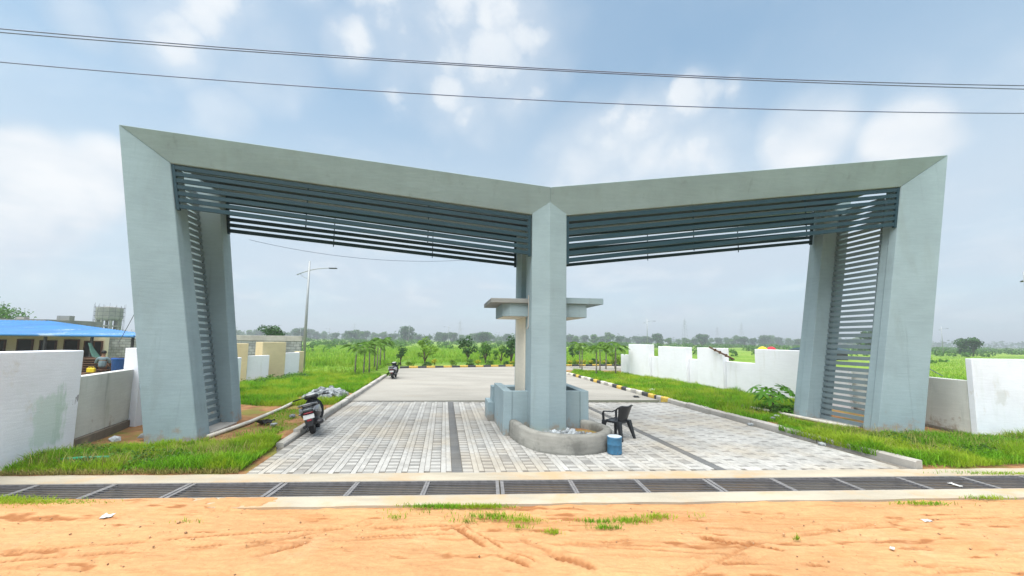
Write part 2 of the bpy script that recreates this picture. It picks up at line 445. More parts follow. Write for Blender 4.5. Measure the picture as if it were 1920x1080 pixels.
def mk_concrete():
    m = M('road_concrete', (0.30, 0.285, 0.255), 0.85, 0.2)
    m.vary(m.ramp(m.noise(0.25, 5, 0.6, stretch=(1, 2.5, 1)), 0.3, 0.7), 0.86, 1.08)
    m.vary(m.noise(8, 6, 0.7), 0.93, 1.07)
    m.mixc(m.ramp(m.noise(0.5, 5, 0.65, stretch=(0.6, 3, 1), off=(3, 3, 3)), 0.58, 0.75, 0, 0.35), (0.32, 0.275, 0.215))
    m.bump(m.noise(60, 4, 0.6), 0.15, 0.005)
    return m.done()


def mk_strip():
    m = M('drain_edge_concrete', (0.40, 0.36, 0.29), 0.88, 0.15)
    m.vary(m.ramp(m.noise(1.2, 6, 0.65, stretch=(0.5, 2, 1)), 0.3, 0.7), 0.85, 1.1)
    m.mixc(m.ramp(m.noise(0.9, 6, 0.65, off=(3, 8, 1)), 0.45, 0.68, 0, 0.75), (0.44, 0.30, 0.165))
    m.vary(m.noise(40, 4, 0.6), 0.92, 1.08)
    m.bump(m.noise(50, 4, 0.6), 0.25, 0.008)
    return m.done()


def mk_dirt():
    m = M('laterite_soil', (0.485, 0.27, 0.13), 0.95, 0.08)
    m.vary(m.ramp(m.noise(0.5, 6, 0.6, stretch=(0.5, 1.4, 1)), 0.3, 0.7), 0.88, 1.10)
    m.mixc(m.ramp(m.noise(1.3, 7, 0.65, stretch=(0.35, 1.6, 1), off=(5, 1, 0)), 0.48, 0.72, 0, 0.6), (0.40, 0.185, 0.075))
    m.mixc(m.ramp(m.noise(0.9, 7, 0.7, off=(1, 9, 0)), 0.52, 0.75, 0, 0.6), (0.53, 0.335, 0.19))
    m.vary(m.noise(26, 6, 0.7), 0.78, 1.18)
    m.vary(m.ramp(m.noise(9, 6, 0.7, stretch=(0.4, 1.6, 1), off=(2, 2, 0)), 0.3, 0.7), 0.86, 1.08)
    m.vary(m.ramp(m.noise(120, 3, 0.7), 0.25, 0.42), 0.76, 1.03)
    a = m.n('ShaderNodeAttribute', attribute_name='worked')
    m.mixc(m.ramp(a.outputs['Fac'], 0.08, 0.8, 0, 0.9), (0.27, 0.11, 0.042))
    m.bump(m.noise(90, 5, 0.7), 0.55, 0.012).bump(m.noise(14, 6, 0.65, stretch=(0.5, 1.3, 1)), 0.5, 0.03)
    return m.done()


def mk_earth():
    m = M('verge_soil', (0.30, 0.16, 0.08), 0.95, 0.05)
    m.vary(m.ramp(m.noise(2.0, 6, 0.65), 0.3, 0.7), 0.7, 1.3)
    m.mixc(m.ramp(m.noise(1.1, 6, 0.65, off=(4, 4, 0)), 0.46, 0.60, 0, 0.85), (0.19, 0.20, 0.05))
    m.bump(m.noise(22, 6, 0.7), 0.6, 0.03)
    return m.done()


def mk_field():
    m = M('field_ground', (0.15, 0.26, 0.035), 0.95, 0.05)
    m.mixc(m.ramp(m.noise(0.09, 6, 0.6, stretch=(0.5, 1.2, 1)), 0.40, 0.62), (0.24, 0.34, 0.06))
    m.mixc(m.ramp(m.noise(0.022, 4, 0.6, stretch=(0.35, 1.6, 1), off=(7, 2, 0)), 0.50, 0.62, 0, 0.75), (0.08, 0.17, 0.05))
    m.mixc(m.ramp(m.noise(0.35, 6, 0.7, off=(2, 1, 0)), 0.62, 0.74, 0, 0.6), (0.20, 0.16, 0.08))
    m.vary(m.ramp(m.noise(1.7, 6, 0.7), 0.3, 0.7), 0.72, 1.28)
    m.bump(m.noise(2.5, 6, 0.7), 0.8, 0.3)
    return m.done()


def leafmat(name, base, var=0.35, trans=0.35, hue=None):
    m = M(name, base, 0.6, 0.25)
    m.vary(m.geo.outputs['Random Per Island'], 1 - var, 1 + var)
    if hue:
        m.mixc(m.ramp(m.noise(0.6, 4, 0.6), 0.42, 0.60, 0, 0.8), hue)
    mt = m.done(); t = mt.node_tree
    tr = t.nodes.new('ShaderNodeBsdfTranslucent'); t.links.new(m.c, tr.inputs[0])
    mx = t.nodes.new('ShaderNodeMixShader'); mx.inputs[0].default_value = trans
    t.links.new(m.b.outputs[0], mx.inputs[1]); t.links.new(tr.outputs[0], mx.inputs[2])
    t.links.new(mx.outputs[0], t.nodes['Material Output'].inputs[0])
    return mt


MT['concrete'] = mk_concrete(); MT['strip'] = mk_strip(); MT['dirt'] = mk_dirt(); MT['earth'] = mk_earth(); MT['field'] = mk_field()
MT['grass'] = leafmat('grass_blade', (0.155, 0.36, 0.012), 0.5, 0.45, (0.37, 0.48, 0.03))
MT['drygrass'] = leafmat('field_grass_blade', (0.19, 0.38, 0.018), 0.4, 0.4, (0.30, 0.43, 0.04))
MT['leafdark'] = leafmat('leaf_dark', (0.04, 0.11, 0.022), 0.5, 0.3)
MT['leafmid'] = leafmat('leaf_mid', (0.075, 0.18, 0.022), 0.5, 0.35)
MT['leaflight'] = leafmat('leaf_light', (0.18, 0.32, 0.025), 0.4, 0.4)
MT['leafyellow'] = leafmat('leaf_yellow', (0.38, 0.40, 0.02), 0.4, 0.3)
MT['palmleaf'] = leafmat('palm_leaf', (0.13, 0.25, 0.035), 0.4, 0.4)
MT['papaya'] = leafmat('papaya_leaf', (0.085, 0.24, 0.015), 0.35, 0.35)


def mk_block():
    m = M('grey_block', (0.30, 0.31, 0.305), 0.9, 0.1)
    br = m.n('ShaderNodeTexBrick'); br.inputs['Scale'].default_value = 1.0
    br.inputs['Brick Width'].default_value = 0.42; br.inputs['Row Height'].default_value = 0.21; br.inputs['Mortar Size'].default_value = 0.016
    br.inputs['Color1'].default_value = (0.36, 0.37, 0.36, 1); br.inputs['Color2'].default_value = (0.22, 0.235, 0.235, 1); br.inputs['Mortar'].default_value = (0.17, 0.17, 0.165, 1)
    cmb = m.n('ShaderNodeCombineXYZ'); sp = m.n('ShaderNodeSeparateXYZ'); m.lk(m.pos, sp.inputs[0])
    m.lk(sp.outputs[0], cmb.inputs[0]); m.lk(sp.outputs[2], cmb.inputs[1]); m.lk(cmb.outputs[0], br.inputs['Vector'])
    m.c = br.outputs['Color']
    m.vary(m.ramp(m.noise(1.5, 6, 0.65), 0.3, 0.7), 0.75, 1.25)
    m.bump(m.math('SUBTRACT', 1.0, br.outputs['Fac']), 0.6, 0.02)
    return m.done()


MT['block'] = mk_block()


def mk_roof():
    m = M('blue_roof_sheet', (0.022, 0.17, 0.42), 0.38, 0.45)
    m.vary(m.ramp(m.noise(0.7, 5, 0.6), 0.3, 0.7), 0.85, 1.15)
    m.mixc(m.ramp(m.noise(0.55, 7, 0.7, stretch=(0.5, 1, 1), off=(2, 8, 1)), 0.56, 0.68, 0, 0.55), (0.50, 0.56, 0.62))
    return m.done()


MT['roof'] = mk_roof()


# ------------------------------------------------------------------ numeric noise
def vnoise(x, y, seed=0):
    """smooth value noise on arrays"""
    xi = np.floor(x).astype(np.int64); yi = np.floor(y).astype(np.int64); fx = x - xi; fy = y - yi
    fx = fx * fx * (3 - 2 * fx); fy = fy * fy * (3 - 2 * fy)

    def h(a, b):
        n = (a * 374761393 + b * 668265263 + seed * 974634637) & 0x7fffffff
        n = ((n ^ (n >> 13)) * 1274126177) & 0x7fffffff
        return ((n ^ (n >> 16)) & 0xffff) / 65535.0
    return (h(xi, yi) * (1 - fx) + h(xi + 1, yi) * fx) * (1 - fy) + (h(xi, yi + 1) * (1 - fx) + h(xi + 1, yi + 1) * fx) * fy


def fbm(x, y, o=4, seed=0):
    s = 0; a = 0.5; t = 0
    for k in range(o):
        s = s + a * vnoise(x * 2 ** k, y * 2 ** k, seed + k); t += a; a *= 0.5
    return s / t


def gridmesh(name, X, Y, Z, mat, smooth=True):
    ny, nx = X.shape; V = np.stack([X, Y, Z], -1).reshape(-1, 3)
    i = np.arange((ny - 1) * (nx - 1)); r = i // (nx - 1); c = i % (nx - 1); k = r * nx + c
    F = np.stack([k, k + 1, k + nx + 1, k + nx], -1)
    return npmesh(name, V, F, [], mat, smooth)


def inpoly(px, py, poly):
    c = np.zeros(len(px), bool); n = len(poly)
    for i in range(n):
        x1, y1 = poly[i]; x2, y2 = poly[(i + 1) % n]
        with np.errstate(divide='ignore', invalid='ignore'):
            c ^= ((y1 > py) != (y2 > py)) & (px < (x2 - x1) * (py - y1) / (y2 - y1 + 1e-12) + x1)
    return c


# ------------------------------------------------------------------ the setting
KL0, KL1 = np.array([-4.66, 6.84]), np.array([-7.89, 24.34])      # road edge, left kerb
KR0, KR1 = np.array([7.96, 7.60]), np.array([4.10, 27.30])        # road edge, right kerb


def kl(y): return KL0[0] + (KL1[0] - KL0[0]) * (y - KL0[1]) / (KL1[1] - KL0[1])
def kr(y): return KR0[0] + (KR1[0] - KR0[0]) * (y - KR0[1]) / (KR1[1] - KR0[1])


def terrain_z(x, y):
    d = np.hypot(x, y)
    hole = ((np.abs(x) < 16) & (y < 40)) | (y < 6)
    z = 0.02 + 0.25 * (fbm(x * 0.11, y * 0.11, 4, 3) - 0.5) + np.clip((d - 45) / 400, 0, 1) * 1.5 * (fbm(x * 0.012, y * 0.012, 3, 9) - 0.55)
    k = np.clip(np.maximum((np.abs(x) - 16) / 6, (y - 40) / 6), 0, 1); k = np.where(y < 6, np.clip((np.abs(x) - 16) / 6, 0, 1), k)
    return np.where(hole, np.where(y < 8.5, -0.8, -0.14), -0.12 + (z + 0.12) * k)


ax = np.unique(np.concatenate([-np.geomspace(30, 5000, 28), np.linspace(-30, 30, 61), np.geomspace(30, 5000, 28), [-16.01, 16.01]]))
ay = np.unique(np.concatenate([[-60, -30, -12], np.linspace(-5, 60, 66), np.geomspace(60, 6000, 60), [40.01]]))
X, Y = np.meshgrid(ax, ay)
ground = link('ground', gridmesh('ground', X, Y, terrain_z(X, Y), MT['field']))
tag(ground, kind='structure')


def verge(name, inner, outer, y0, y1, nx, ny, z0=0.05, amp=0.07, seed=1, mat='earth'):
    t = np.linspace(0, 1, nx)[None, :]; yy = np.linspace(y0, y1, ny)[:, None]
    X = inner(yy) * (1 - t) + outer(yy) * t; Y = yy + 0 * t
    lim = DO[1] + 0.645 + (X - DO[0]) * math.tan(R(3.6)); Y = np.where(yy < 12, np.maximum(Y, lim), Y)
    Z = z0 + amp * (fbm(X * 0.9, Y * 0.9, 4, seed) - 0.5) * np.clip(np.minimum(t, 1 - t) * 12, 0.1, 1)
    Z = np.where(yy < 12, 0.0 + Z * np.clip((Y - lim) / 0.8, 0, 1), Z)
    if name == 'left_verge': Z = np.where(yy < 8.7, Z * np.clip(t * 7, 0.02, 1), Z)
    return tag(link(name, gridmesh(name, X, Y, Z, MT[mat])), kind='structure')


verge('left_verge', lambda y: kl(y) - 0.13 * np.clip((y - 8.2) / 0.3, 0, 1) + 0.04 * (y < 8.2), lambda y: 0 * y - 16.3, 6.2, 24.3, 70, 160, 0.06, 0.08, 2)
verge('right_verge', lambda y: kr(y) + 0.14, lambda y: 0 * y + 16.3, 7.20, 31.0, 60, 150, 0.06, 0.08, 5)
verge('left_field_edge', lambda y: kl(y) - 0.15 - (y - 24.3) * 0.04, lambda y: 0 * y - 16.3, 24.28, 40.3, 40, 60, 0.055, 0.12, 8, 'field')
# ground behind the far kerb
t = np.linspace(0, 1, 60)[None, :]; u = np.linspace(0, 1, 14)[:, None]
FX = -9.05 + (30 + 9.05) * t; FY0 = 31.25 + 4.15 * np.clip((FX + 9.05) / 9.4, 0, 1) + np.clip((FX - 0.35) * 0.27, 0, 99)
Z = 0.10 + 0.12 * (fbm(FX * 0.5 + 0 * u, (FY0 + 0 * u) * 0.5, 3, 4) - 0.5) * np.clip(u * 8, 0, 1)
tag(link('median_strip', gridmesh('median_strip', FX + 0 * u, FY0 * (1 - u) + (FY0 + 6.5) * u, Z + 0 * FX, MT['field'])), kind='structure')

# concrete road with a junction at the far end
mb = MB()
poly = [(-6.14, 14.85), (6.20, 16.10), (4.10, 27.30), (3.55, 30.2), (11, 33.1), (30, 39.0), (30, 44.0), (11, 38.3), (0.3, 35.3), (-9.05, 31.2), (-7.89, 24.34)]
mb.prism(poly, -0.10, -0.004)
tag(mb.build('concrete_road', MT['concrete']), kind='structure')

# paving bed + pavers ---------------------------------------------------
PF = np.array([-4.66, 6.86]); PE = DE; PV = GV


def pw(s, t, z=0.0):
    p = PF + s * PE + t * PV
    return (float(p[0]), float(p[1]), float(z))


TMAX = 7.92


def smax(t): return 12.52 - 0.018 * t
def smin(t): return -0.055 + 0.006 * t


mb = MB()
mb.prism([pw(-0.1, -0.06)[:2], pw(12.6, -0.06)[:2], pw(12.4, TMAX + 0.15)[:2], pw(-0.05, TMAX + 0.15)[:2]], -0.12, -0.012)
bedm = M('joint_sand', (0.17, 0.155, 0.135), 0.95, 0.05)
bedm.vary(bedm.ramp(bedm.noise(3, 6, 0.65), 0.3, 0.7), 0.7, 1.3)
paving = tag(mb.build('paved_driveway', bedm.done()), kind='structure')


def paver_geo(ls, lt, z=0.0):
    """one paver about its centre, in the sheared paving frame, with a chamfered top"""
    g = 0.0028 if ls < lt else 0.006; c = 0.005; out = []
    for (k, zz_) in ((g, -0.05), (g, z - c), (g + c, z)):
        for a, b in ((-1, -1), (1, -1), (1, 1), (-1, 1)):
            s_ = a * (ls / 2 - k); t_ = b * (lt / 2 - k); p = s_ * PE + t_ * PV
            out.append((p[0], p[1], zz_))
    f = [(8, 9, 10, 11)]
    for r in (0, 4):
        for i in range(4): j = (i + 1) % 4; f.append((r + i, r + j, r + 4 + j, r + 4 + i))
    return np.array(out), f


pv_list = []          # (s centre, t centre, kind)  kind 0 lengthwise 1 crosswise 2 dark crosswise 3 strip
s = 0.0
LSTRIPS = [3.62, 8.80]
cols = []
x = 0.02
while x < 12.6:
    hit = [q for q in LSTRIPS if x <= q + 0.001 < x + 0.399]
    if hit and hit[0] - x < 0.25:
        cols.append((x, 'strip')); x += 0.2; continue
    cols += [(x, 'cross'), (x + 0.2, 'len0'), (x + 0.3, 'len1')]; x += 0.4
for x, k in cols:
    if k in ('cross', 'strip'):
        for r in range(79):
            tt = 0.05 + r * 0.1
            kind = 1 if k == 'cross' else 3
            if k == 'cross':
                pr_ = 0.03 if x < 8.8 else 0.0
                if x >= 8.8:
                    kind = 2 if (r + int(round(x / 0.4)) * 2) % 4 == 0 else 1
                elif r % 2 == 0 or random.random() < 0.06: kind = 2
            pv_list.append((x + 0.1, tt, kind))
    else:
        for r in range(40):
            tt = 0.1 + r * 0.2 + (0.1 if k == 'len1' else 0.0)
            if tt < TMAX - 0.09: pv_list.append((x + 0.05, tt, 0))
pv_list = [p for p in pv_list if smin(p[1]) + 0.05 < p[0] < smax(p[1]) - 0.05]
pv_list.sort(key=lambda p: pw(p[0], p[1])[0] ** 2 * 0.2 + pw(p[0], p[1])[1] ** 2)
geo = {0: paver_geo(0.1, 0.2), 1: paver_geo(0.2, 0.1), 2: paver_geo(0.2, 0.1), 3: paver_geo(0.2, 0.1)}
pmat = {0: 'paver', 1: 'paver', 2: 'paverdark', 3: 'paverstrip'}
pmesh = {}
for k, (v, f) in geo.items():
    me = bpy.data.meshes.new('paver'); me.from_pydata(v.tolist(), [], f); me.materials.append(MT[pmat[k]]); pmesh[k] = me
for s_, t_, k in pv_list[:300]:
    x_, y_, _ = pw(s_, t_)
    link('paver', pmesh[k], paving, (x_, y_, random.uniform(-0.003, 0.003)))
for mname in ('paver', 'paverdark', 'paverstrip'):
    sel = [p for p in pv_list[300:] if pmat[p[2]] == mname]
    V = []; F = []
    for i, (s_, t_, k) in enumerate(sel):
        v, f = geo[k]; x_, y_, _ = pw(s_, t_)
        tilt = np.array([0, 0, random.uniform(-0.003, 0.003)])
        F += [tuple(j + len(V) * 12 for j in q) for q in f]; V.append(v + np.array([x_, y_, 0]) + tilt)
    o = link('paver_field', npmesh('paver_field', np.concatenate(V), np.array(F), [], MT[mname]), paving)
    o['kind'] = 'stuff'
# cement header along the front and the back of the paving
mb = MB(); mb.bar(pw(-0.1, -0.035, -0.02), pw(12.62, -0.035, -0.02), 0.05, 0.05); mb.build('header_course', MT['kerb'], paving)
mb = MB()
for i in range(62):
    mb.bar(pw(0.1 + i * 0.2, TMAX + 0.06, -0.025), pw(0.285 + i * 0.2, TMAX + 0.06, -0.025), 0.09, 0.06)
o = mb.build('header_course', MT['paverdark'], paving); o['kind'] = 'stuff'

# drain ------------------------------------------------------------------
mb = MB()
for (n0, n1, z1) in ((0.262, 0.64, 0.006), (-0.70, -0.352, 0.004)):
    rows = []
    for i in range(81):
        s_ = -11 + 23 * i / 80
        w = 0.012 * math.sin(i * 1.7) + 0.010 * math.sin(i * 0.63)
        a, b = (n0, n1 + (w if n1 > 0.5 else 0)) if n0 > 0 else (n0 + w, n1)
        rows.append([dw(s_, a, -0.5), dw(s_, b, -0.5), dw(s_, b, z1), dw(s_, a, z1)])
    mb.loft(rows)
for (n0, n1, z1) in ((0.262, 0.64, 0.006), (-0.70, -0.352, 0.004)):
    pass
strips = tag(mb.build('drain_edging', MT['strip']), kind='structure')
mb = MB(); mb.prism([dw(-11, -0.36)[:2], dw(12, -0.36)[:2], dw(12, 0.27)[:2], dw(-11, 0.27)[:2]], -0.62, -0.45)
tag(mb.build('drain_channel', MT['channel']), kind='structure')
GB = [(-8.70, 0), (-7.55, 0), (-6.39, 0), (-5.21, 1), (-3.76, 1), (-2.57, 0), (-1.41, 0), (-0.20, 1), (1.02, 0), (2.19, 0), (3.45, 1), (4.67, 0), (5.85, 0), (7.10, 0), (8.35, 0), (9.55, 0), (10.75, 0)]
ordw = ['first', 'second', 'third', 'fourth', 'fifth', 'sixth', 'seventh', 'eighth', 'ninth', 'tenth', 'eleventh', 'twelfth', 'thirteenth', 'fourteenth', 'fifteenth', 'sixteenth']
for i in range(len(GB) - 1):
    s0 = GB[i][0] + (0.012 if GB[i][1] else 0.003); s1 = GB[i + 1][0] - (0.012 if GB[i + 1][1] else 0.003); Lg = s1 - s0
    c = dw((s0 + s1) / 2, -0.045, 0.0)
    g = empty('drain_grate', c, R(3.6))
    tag(g, 'steel bar drain grate, %s of the row counted from the white plastered wall' % ordw[i], 'drain grate', 'drain grates laid end to end across the entrance')
    fr = MB(); h = 0.305; e0 = 0.055 if GB[i][1] else 0.035; e1 = 0.055 if GB[i + 1][1] else 0.035
    fr.box(-Lg / 2, -Lg / 2 + e0, -h, h, -0.05, 0.0); fr.box(Lg / 2 - e1, Lg / 2, -h, h, -0.05, 0.0)
    fr.box(-Lg / 2 + e0, Lg / 2 - e1, h - 0.025, h, -0.05, 0.001); fr.box(-Lg / 2 + e0, Lg / 2 - e1, -h, -h + 0.025, -0.05, 0.001)
    fr.build('frame', MT['steel'], g)
    bm_ = MB(); bm_.box(-Lg / 2 + e0, Lg / 2 - e1, -0.0095, 0.0095, -0.012, -0.003)
    me = bm_.mesh('bar', MT['barsteel'])
    nb = 7
    for k in range(nb): link('bar', me, g, (0, -h + 0.025 + (2 * h - 0.05) * (k + 1) / (nb + 1), random.uniform(-0.003, 0.0)))

# kerbs ------------------------------------------------------------------
def kerb(p0, p1, length, w, h, pick, gap=0.012, jit=0.012, start=0.0, side=1):
    """row of kerb stones; road face on the line p0-p1, body on its side"""
    d = p1 - p0; Lk_ = np.linalg.norm(d); d = d / Lk_; nrm = np.array([-d[1], d[0]]) * side
    root = None; cache = {}; q = start; i = 0
    root = tag(empty('kerb', (p0[0], p0[1], 0)), kind='structure')
    while q + length * 0.6 < Lk_:
        m = pick(i, q)
        if m:
            if m not in cache:
                b = MB(); l = length - gap
                sec = [(0, -0.12), (w, -0.12), (w, h), (0.03, h), (0, h - 0.03)]
                rings = []
                for k in range(2):
                    rings.append([tuple(list((d * (k * l) + nrm * a)) + [z]) for a, z in sec])
                if side < 0: rings = [list(reversed(r_)) for r_ in rings]
                b.loft(rings); cache[m] = b.mesh('kerb_stone', MT[m])
            o = link('kerb_stone', cache[m], root, tuple(list(d * q + nrm * random.uniform(-jit, jit)) + [random.uniform(-0.02, 0.01) - (0.05 if i == 0 and start > 1 else 0)]))
            o.rotation_euler = (0, 0, random.uniform(-0.008, 0.008))
        q += length; i += 1
    return root


kerb(KL0, KL1, 1.0, 0.16, 0.15, lambda i, q: 'kerb', start=1.75, side=1)
kerb(KR0, KR1, 1.0, 0.16, 0.15, lambda i, q: 'kerb' if q < 8.3 else None, start=0.05, side=-1)


def pr_pick(i, q):
    if i < 4: return 'yellow' if i % 2 == 0 else 'black'
    return ('chalk', 'black', 'yellow', 'black', 'chalk', 'kerb')[i % 6]


dR = (KR1 - KR0) / np.linalg.norm(KR1 - KR0)
kerb(KR0 + dR * 8.1, KR1 + dR * 2.5, 0.5, 0.17, 0.15, pr_pick, start=0.1, side=-1)
FK0, FK1 = np.array([-9.05, 31.2]), np.array([0.35, 35.35])
kerb(FK0, FK1, 0.72, 0.18, 0.16, lambda i, q: 'yellow' if i % 2 else 'black', side=1)
kerb(FK1, np.array([11.0, 38.35]), 0.72, 0.18, 0.16, lambda i, q: 'yellow' if i % 2 else 'black', side=1)
kerb(np.array([11.0, 38.35]), np.array([26.0, 43.0]), 0.72, 0.18, 0.16, lambda i, q: 'yellow' if i % 2 else 'black', side=1)

# dirt track in the foreground --------------------------------------------
sn = np.unique(np.concatenate([np.linspace(-16, -7.5, 80), np.linspace(-7.5, 8.5, 1000), np.linspace(8.5, 17, 80)])); nn = np.unique(np.concatenate([np.linspace(-9, -2.9, 20), np.linspace(-2.9, -0.358, 210)]))
S_, N_ = np.meshgrid(sn, nn)
DX = DO[0] + S_ * DE[0] + N_ * DN[0]; DY = DO[1] + S_ * DE[1] + N_ * DN[1]
DZ = -0.012 + 0.05 * (fbm(DX * 0.55, DY * 0.9, 3, 11) - 0.5) + 0.028 * (fbm(DX * 1.6, DY * 4.5, 4, 21) - 0.5) + 0.012 * (fbm(DX * 9, DY * 14, 3, 31) - 0.5)
W_ = np.zeros_like(DX)


def groove(pts, width, depth, tread=0.0, wk=0.6):
    global DZ, W_
    for (x0, y0), (x1, y1) in zip(pts[:-1], pts[1:]):
        d = np.array([x1 - x0, y1 - y0]); L_ = np.linalg.norm(d); d = d / L_
        al = (DX - x0) * d[0] + (DY - y0) * d[1]; ac = (DX - x0) * -d[1] + (DY - y0) * d[0]
        ac = ac + 0.05 * (fbm(al * 1.2 + x0, al * 0 + y0, 2, 5) - 0.5)
        br = np.clip(al / 0.15, 0, 1) * np.clip((L_ - al) / 0.15, 0, 1)
        br = br * np.clip(fbm(DX * 3.1, DY * 3.1, 2, 77) * 3.4 - 0.9, 0, 1)
        pf = np.exp(-(ac / width) ** 2)
        rim = np.exp(-((np.abs(ac) - 1.7 * width) / (0.6 * width)) ** 2)
        tr = 1 + tread * np.sin(al * 2 * np.pi / 0.07)
        DZ = DZ + br * (-depth * pf * tr + 0.6 * depth * rim)
        W_ = np.maximum(W_, br * pf * wk)


groove([(-0.75, 5.2), (-0.14, 4.48), (0.35, 4.2), (0.9, 3.6)], 0.042, 0.030, 0.45, 1.0)
groove([(0.05, 4.95), (0.62, 4.40)], 0.06, 0.016, 0.3, 0.5)
groove([(0.42, 4.52), (0.98, 4.22)], 0.07, 0.032, 0.4, 1.0)
groove([(-2.9, 4.35), (-2.07, 4.9), (-1.45, 5.72)], 0.05, 0.022, 0.3, 0.75)
groove([(-0.62, 5.25), (-0.02, 4.55), (0.5, 4.25)], 0.03, 0.02, 0.45, 0.8)
groove([(-3.2, 4.5), (-2.2, 5.05), (-1.6, 5.75)], 0.045, 0.018, 0.3, 0.55)
groove([(2.0, 5.10), (3.3, 4.66)], 0.05, 0.022, 0.6, 0.95)
groove([(2.2, 4.38), (3.1, 4.42), (4.6, 4.25)], 0.05, 0.024, 0.3, 0.7)
groove([(1.0, 4.75), (2.0, 5.0), (2.6, 4.85)], 0.05, 0.015, 0.3, 0.5)
groove([(-6.5, 4.2), (-4.2, 4.75), (-2.0, 5.1), (-0.4, 5.2)], 0.035, 0.016, 0.5, 0.55)
groove([(-6.6, 4.0), (-4.2, 4.52), (-2.0, 4.86), (-0.6, 4.95)], 0.035, 0.016, 0.5, 0.55)
groove([(1.6, 4.0), (3.2, 4.95), (5.6, 5.5), (8.0, 5.7)], 0.035, 0.015, 0.5, 0.5)
groove([(3.4, 4.1), (5.2, 4.35), (7.5, 4.4)], 0.04, 0.016, 0.5, 0.5)
for k in range(22):
    y0 = 3.7 + 0.115 * k; x0 = random.uniform(-8, 2); l_ = random.uniform(2.5, 7); sl = random.uniform(-0.06, 0.16) if x0 < -2 else random.uniform(-0.14, 0.05)
    groove([(x0, y0), (x0 + l_ / 2, y0 + sl * l_ / 2 + random.uniform(-.05, .05)), (x0 + l_, y0 + sl * l_)], random.uniform(0.02, 0.05), random.uniform(0.006, 0.014), 0.2, random.uniform(0.2, 0.5))
scuff = np.clip((fbm(DX * 1.1, DY * 6.5, 4, 101) - 0.60) * 9, 0, 1) * np.clip(fbm(DX * 5, DY * 11, 3, 111) * 3 - 1.0, 0, 1)
DZ = DZ - 0.014 * scuff; W_ = np.maximum(W_, 0.75 * scuff)
clod = np.clip((fbm(DX * 16, DY * 24, 2, 121) - 0.70) * 6, 0, 1); DZ = DZ + 0.012 * clod
# soil piles over the edging at the left, and stays below it elsewhere
cover = np.clip((-3.0 - S_ + 4.0 * (fbm(DX * 1.3, DY * 2.6, 4, 41) - 0.5) + 2.6 * (fbm(DX * 7, DY * 9, 3, 43) - 0.5)) / 0.9, 0, 1)
near = np.clip((N_ + 1.05) / 0.35, 0, 1)
ragged = np.clip(fbm(DX * 2.3, DY * 2.3, 3, 51) * 3.2 - 1.75, 0, 1)
DZ = DZ * (1 - near) + near * (cover * (0.012 + 0.02 * fbm(DX * 3, DY * 3, 3, 61)) * np.clip((-0.37 - N_) / 0.02, 0, 1) + (1 - cover) * (-0.03 + 0.035 * ragged * np.clip((-0.62 - N_) / 0.1, 0, 1)))
me = gridmesh('dirt_track', DX, DY, DZ, MT['dirt'])
at = me.attributes.new('worked', 'FLOAT', 'POINT'); at.data.foreach_set('value', W_.ravel().astype(np.float32))
tag(link('dirt_track', me), kind='structure')

# ------------------------------------------------------------------ the gate
gate = empty('entrance_gate', gw(-0.5, 1.5, 0)); GOR = tuple(gate.location)
tag(gate, 'wide grey plastered entrance gate with sloping beams and blue slatted louvres', 'gate')


def gpart(mb, name, mat, parent=None, bevel=0.012):
    o = mb.build(name, MT[mat], parent or gate, (0, 0, 0) if parent else GOR, bevel=bevel)
    return o


def G3(p): return gw(*p)


# rings: outer front, inner front, jamb step, recess, back inner, back outer   (local a, b, z)
def pier_ring(ao, ai, zo, zi, bin_, sgn, bk=0.80):
    return [G3((ao, 0.0, zo)), G3((ai, bin_, zi)), G3((ai, bin_ + 0.20, zi)), G3((ai + sgn * 0.03, bin_ + 0.21, zi)), G3((ai + sgn * 0.03, bk, zi)), G3((ao, bk, zo))]


mb = MB(); mb.loft([pier_ring(-9.44, -8.52, -0.15, -0.15, 0.28, -1), pier_ring(-10.65, -9.675, 7.21, 6.48, 0.28, -1)]); gpart(mb, 'pier', 'gate')
mb = MB(); mb.loft([list(reversed(pier_ring(9.44, 8.42, -0.15, -0.15, 0.28, 1, 0.69))), list(reversed(pier_ring(10.95, 9.745, 7.86, 6.97, 0.28, 1, 0.69)))]); gpart(mb, 'pier', 'gate')


def beam_ring(at_, zt, ab, zb, bin_, b0=0.0, b1=0.80):
    return [G3((at_, b0, zt)), G3((ab, bin_, zb)), G3((ab, b1, zb)), G3((at_, b1, zt))]


mb = MB(); mb.loft([beam_ring(-10.65, 7.21, -9.675, 6.48, 0.28), beam_ring(-0.58, 6.28, -0.54, 5.595, 0.28)]); gpart(mb, 'beam', 'gate')
mb = MB(); mb.loft([beam_ring(-0.58, 6.28, -0.54, 5.595, 0.28), beam_ring(10.95, 7.86, 9.745, 6.97, 0.28)]); gpart(mb, 'beam', 'gate')
# rear frame: bevel faces away, jambs face the road
B0, B1, B2 = 2.02, 2.40, 2.62


def rear_pier(ao0, ai0, ao1, ai1, zo, zi, sgn):
    def ring(ao, ai, z_o, z_i):
        return [G3((ao, B0, z_o)), G3((ai, B0, z_i)), G3((ai, B0 + 0.27, z_i)), G3((ai + sgn * 0.035, B0 + 0.28, z_i)), G3((ai + sgn * 0.035, B2 - 0.1, z_i)), G3((ao, B2, z_o))]
    a, b = ring(ao0, ai0, -0.15, -0.15), ring(ao1, ai1, zo, zi)
    return MB().loft([a, b]) if sgn < 0 else MB().loft([list(reversed(a)), list(reversed(b))])


